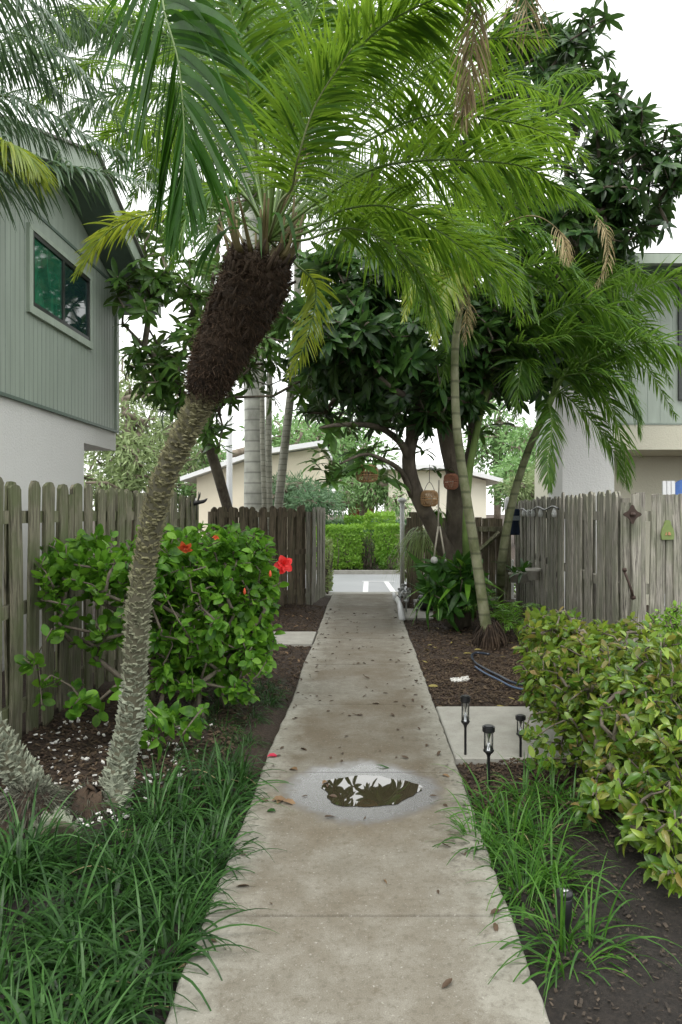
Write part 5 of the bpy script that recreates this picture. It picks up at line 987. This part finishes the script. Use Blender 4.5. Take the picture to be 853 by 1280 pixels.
# white pole
c = G(503, 742); t = thing('white_post', 'slim white metal post with bracket at the right end of the path', 'post', tuple(c)); mb = MB(); mb.tube([c, c + (0, 0, 1.8)], .045, 12); part('shaft', mb, 'offwhite', t)
mb = MB(); mb.lathe(c + (0, 0, 1.8), [(.05, 0), (.09, .03), (.09, .06), (.04, .10), (0, .1)], 14); part('cap', mb, 'offwhite', t); mb = MB(); mb.lathe(c, [(.09, 0), (.09, .03), (.05, .05)], 14); part('base', mb, 'offwhite', t)
mb = MB(); mb.b2(c + (.06, -.04, 1.05), c + (.30, .04, 1.35)); part('meter_box', mb, 'wood_dark', t, False)
mb = MB(); mb.tube([G(497, 752) + (0, 0, .05), G(500, 765) + (0, 0, .12), G(503, 775) + (0, 0, .01)], [.05, .045, .05], 4); mb.tube([G(497, 752) + (-.03, 0, .05), G(492, 750) + (0, 0, .13)], [.05, .03], 4); solo('downspout_piece', mb, 'white', 'bent white gutter spout lying at the right path edge near the silver lights', 'spout', tuple(G(500, 765)))
# black planter bundle, stone edging
c = G(535, 762); mb = MB(); mb.lathe(c, [(0, 0), (.13, .0), (.19, .07), (.20, .15), (.14, .23), (.0, .26)], 16); mb.v[-1] += rng.normal(0, .012, mb.v[-1].shape); solo('black_sack', mb, 'black', 'crumpled black plastic sack on the mulch behind the silver lights', 'sack', tuple(c))
mb = MB(); a_ = G(542, 772); mb.b2(a_ + (0, 0, -.03), a_ + (.42, .10, .20)); mb.b2(a_ + (.02, .02, .2), a_ + (.40, .09, .28)); solo('timber_block', mb, 'wood_dark', 'dark timber edging block at the foot of the tree behind the side slab', 'timber', tuple(a_), smooth=False)
# hose
hp = [(612, 820), (596, 818), (590, 822), (594, 830), (606, 838), (622, 846), (642, 856), (670, 862)]
mb = MB(); mb.tube(bez([G(a, b, .0) + (0, 0, .02) for a, b in hp], 40), .013, 8); solo('garden_hose', mb, 'hose', 'dark garden hose curving over the mulch from the areca foot', 'hose', tuple(G(612, 820)))
mb = MB(); mb.tube(bez([G(a, b + 5, .0) + (0, 0, .015) for a, b in hp[3:]], 30), .010, 8); solo('garden_hose', mb, 'hose_blue', 'thin bluish hose lying beside the dark hose on the mulch', 'hose', tuple(G(612, 830)))

# ------------------------------------------------------------------ things on the right fence
fa, fb = np.array([2.32, 6.45]), np.array([2.83, 13.2]); fd = (fb - fa) / np.linalg.norm(fb - fa); fnrm = np.array([-fd[1], fd[0]])
def on_fence(px, py, off=.06):
    # intersect pixel column with the fence line
    k = (px - CX) / F; s = (k * fa[1] - fa[0]) / (fd[0] - k * fd[1]); p = fa + fd * s + fnrm * off; return np.array([p[0], p[1], EYE - (py - HY) * p[1] / F])
ax_ = np.array([fd[0], fd[1], 0]); nz_ = np.array([fnrm[0], fnrm[1], 0])
c = on_fence(781, 643, .065); o = []
for i in range(48):
    a = i / 48 * 2 * math.pi; r = .042 + .032 * abs(math.cos(2 * a)) ** 1.5 + .006 * math.cos(8 * a); o.append((r * math.cos(a) * 1.0, r * math.sin(a) * 1.05))
c = np.array([2.335, 6.265, PZ(643, 6.265)]); mb = MB(); o2 = [(x, y) for x, y in o]; mb.prism(o2, (1, .05, 0), (0, 0, 1), (0, -.012, 0)); mb.v[-1] += c
mb.lathe(c + (0, -.012, 0), [(.02, -.02), (.028, 0), (.02, .02)], 10)
solo('iron_cross', mb, 'iron', 'rusty scrolled iron cross ornament fixed at the corner of the grey fence', 'ornament', tuple(c), smooth=False)
# pear shaped board on solid fence
ga, gb = np.array([2.34, 6.36]), np.array([6.2, 7.7]); gd = (gb - ga) / np.linalg.norm(gb - ga)
k = (828 - CX) / F; s = (k * ga[1] - ga[0]) / (gd[0] - k * gd[1]); pp = ga + gd * s + np.array([gd[1], -gd[0]]) * .06; pc = np.array([pp[0], pp[1], PZ(664, pp[1])])
po = [(-.065, -.075), (.065, -.075), (.072, -.03), (.06, .02), (.035, .06), (.03, .085), (.012, .10), (-.012, .10), (-.03, .085), (-.035, .06), (-.06, .02), (-.072, -.03)]
pt_ = thing('green_plaque', 'faded green pear-shaped plaque hung on the solid grey fence', 'ornament', tuple(pc)); mb = MB(); mb.prism(po, (gd[0], gd[1], 0), (0, 0, 1), (gd[1] * .012, -gd[0] * .012, 0)); mb.v[-1] += pc; part('board', mb, 'greenpaint', pt_, False)
mb = MB()
for q_ in ([(-.02, -.005), (-.035, -.035), (-.018, -.035)], [(.0, -.005), (-.004, -.035), (.03, -.035), (.02, -.01)]): mb.prism(q_, (gd[0], gd[1], 0), (0, 0, 1), (gd[1] * .004, -gd[0] * .004, 0)); mb.v[-1] += pc + np.array([gd[1], -gd[0], 0]) * .0145
part('painted_mark', mb, 'peachpaint', pt_, False)
# iron latch/handle (curved)
c0 = np.array([2.29, 6.27, 0]); mb = MB(); mb.tube(bez([c0 + (-.02, 0, PZ(714, 6.3)), c0 + (.0, -.03, PZ(725, 6.3)), c0 + (.03, -.035, PZ(738, 6.3)), c0 + (.055, 0, PZ(746, 6.3))], 12), [.012] * 12, 8)
mb.lathe(c0 + (-.02, 0, PZ(712, 6.3)), [(0, -.02), (.02, -.012), (.02, .012), (0, .02)], 10); mb.lathe(c0 + (.055, 0, PZ(746, 6.3)), [(0, -.025), (.025, -.012), (.022, .012), (0, .02)], 10)
solo('iron_bar', mb, 'iron', 'dark curved iron bar low on the fence corner below the iron cross', 'bar', tuple(c0 + (0, 0, PZ(730, 6.3))))
# string lights
sp_ = [on_fence(x, y, .09) for x, y in ((652, 640), (660, 636), (668, 640), (680, 634), (690, 637), (700, 633), (708, 636))]; t = thing('string_lights', 'black cable with small white bulbs strung along the far right fence', 'string lights', tuple(sp_[0])); mb = MB(); mb.tube(bez(sp_, 40), .012, 6); part('cable', mb, 'black', t)
for x in (655, 662, 668, 674, 684, 702):
    b = on_fence(x, 642, .09) ; mb = MB(); mb.lathe(b, [(.012, .07), (.02, .05), (.035, .0), (.028, -.04), (0, -.05)], 10); part('bulb', mb, 'white', t)
# cloth
c = P(643, 652, 12.4); mb = MB(); n_ = 10; vv = []
for i in range(n_):
    for j in range(6): vv.append(c + np.array([(j - 2.5) * .035 + .01 * math.sin(i), .02 * math.sin(j * 1.7 + i * .3), .22 - i * .05]))
mb.add(vv, [(i * 6 + j, i * 6 + j + 1, (i + 1) * 6 + j + 1, (i + 1) * 6 + j) for i in range(n_ - 1) for j in range(5)]); t = thing('hanging_cloth', 'dark navy cloth with pale band hanging at the far end of the right fence', 'cloth', tuple(c)); ob = part('cloth_body', mb, 'navy', t); sm = ob.modifiers.new('s', 'SOLIDIFY'); sm.thickness = .012
mb = MB(); mb.b2(c + (-.095, -.045, .02), c + (.095, .035, .10)); part('pale_band', mb, 'greyblue', t, False)
# pots on the fence
for i, (px, lb) in enumerate(((655, 'pale pot on the right fence with upright dark orchid leaves, leftmost of three'), (667, 'middle pot of the three on the right fence with mixed leaves'), (680, 'empty-looking pale rimmed pot on the right fence, rightmost of three'))):
    c = on_fence(px, 728 if i < 2 else 725, .15); t = thing('fence_pot', lb, 'flower pot', tuple(c), 'pots on the right fence'); mb = MB(); mb.lathe(c, [(0, 0), (.075, 0), (.10, .13), (.115, .132), (.118, .17), (.105, .172), (.10, .14), (0, .13)], 16); part('pot', mb, 'pot', t)
    mb = MB(); mb.lathe(c, [(.10, .150), (0, .152)], 12); part('soil', mb, 'soil', t)
    if i < 2:
        mb = MB(); k = 9 if i == 0 else 14; a = rng.uniform(0, 6.28, k); e = rng.uniform(.1, 1.3, k); d = np.stack([np.cos(a) * np.cos(e), np.sin(a) * np.cos(e), np.sin(e)], -1); leaves(mb, np.tile(c + (0, 0, .15), (k, 1)), d, np.tile([0, 0, 1.], (k, 1)) + rng.normal(0, .2, (k, 3)), rng.uniform(.22, .42, k), np.full(k, .065), .6, .2); part('leaves', mb, 'darkbush', t)
# white frame seen between palm stem and fence
Yw = 13.6; t = thing('white_gate_frame', 'white painted gate frame seen between the palm stem and the right fence', 'gate', (PX(648, Yw), Yw, 0)); mb = MB()
for x0, x1, z0, z1 in ((638, 642.5, 772, 700), (655, 659, 772, 715), (642.6, 654.9, 772, 748), (642.6, 654.9, 722, 716)): mb.b2((PX(x0, Yw), Yw, max(-.04, PZ(z0, Yw))), (PX(x1, Yw), Yw + .06, PZ(z1, Yw)))
part('frame', mb, 'white', t, False)
# white post tops and canvas behind right solid fence
for px in (834, 842):
    c = np.array([PX(px, 9), 9, PZ(604, 9)])
t = thing('patio_chair', 'white slatted chair back showing above the right fence', 'chair', (PX(838, 9), 9, 0)); 
for px in (831, 836.5, 842):
    mb = MB(); mb.b2((PX(px, 9) - .022, 9, 1.0), (PX(px, 9) + .022, 9.03, PZ(601, 9))); part('slat', mb, 'white', t, False)
mb = MB(); mb.b2((PX(827, 9), 8.98, 1.0), (PX(846, 9), 9.06, 1.06)); mb.b2((PX(827, 9), 8.9, .40), (PX(846, 9), 9.3, .45)); mb.b2((PX(827, 9), 8.95, -.03), (PX(827, 9) + .04, 9.0, 1.0)); mb.b2((PX(846, 9) - .04, 8.95, -.03), (PX(846, 9), 9.0, 1.0)); part('frame', mb, 'white', t, False)
c = np.array([PX(866, 9), 9.2, PZ(600, 9)]); t = thing('parasol', 'folded blue canvas parasol edge behind the right fence', 'parasol', (c[0], c[1], 0)); mb = MB(); mb.lathe(c, [(.28, -.2), (.2, -.08), (.09, .0), (0, .03)], 12); part('canopy', mb, 'blue', t); mb = MB(); mb.tube([(c[0], c[1], 0), c], .02, 8); part('pole', mb, 'white', t)
# black bird ornament on left fence
c = P(246, 632, 10.0); t = thing('bird_ornament', 'black metal bird ornament perched on the left fence right of the palm trunk', 'ornament', tuple(c)); mb = MB()
mb.tube(bez([c + (-.18, 0, -.05), c + (-.10, 0, .02), c + (0, 0, .04), c + (.10, 0, .06), c + (.15, 0, .1)], 12), [.006, .03, .04, .045, .04, .035, .03, .025, .025, .02, .015, .004], 8); part('body', mb, 'black', t)
for s_ in (-1, 1):
    mb = MB(); leaves(mb, (c + (0, 0, .05))[None], np.array([[.35, s_ * .3, .8]]), np.array([[1., 0, 0]]), np.array([.16]), np.array([.07])); part('wing', mb, 'black', t)
mb = MB(); mb.tube([c + (0, 0, .03), c + (0, 0, -.2)], .006, 6); part('rod', mb, 'black', t)
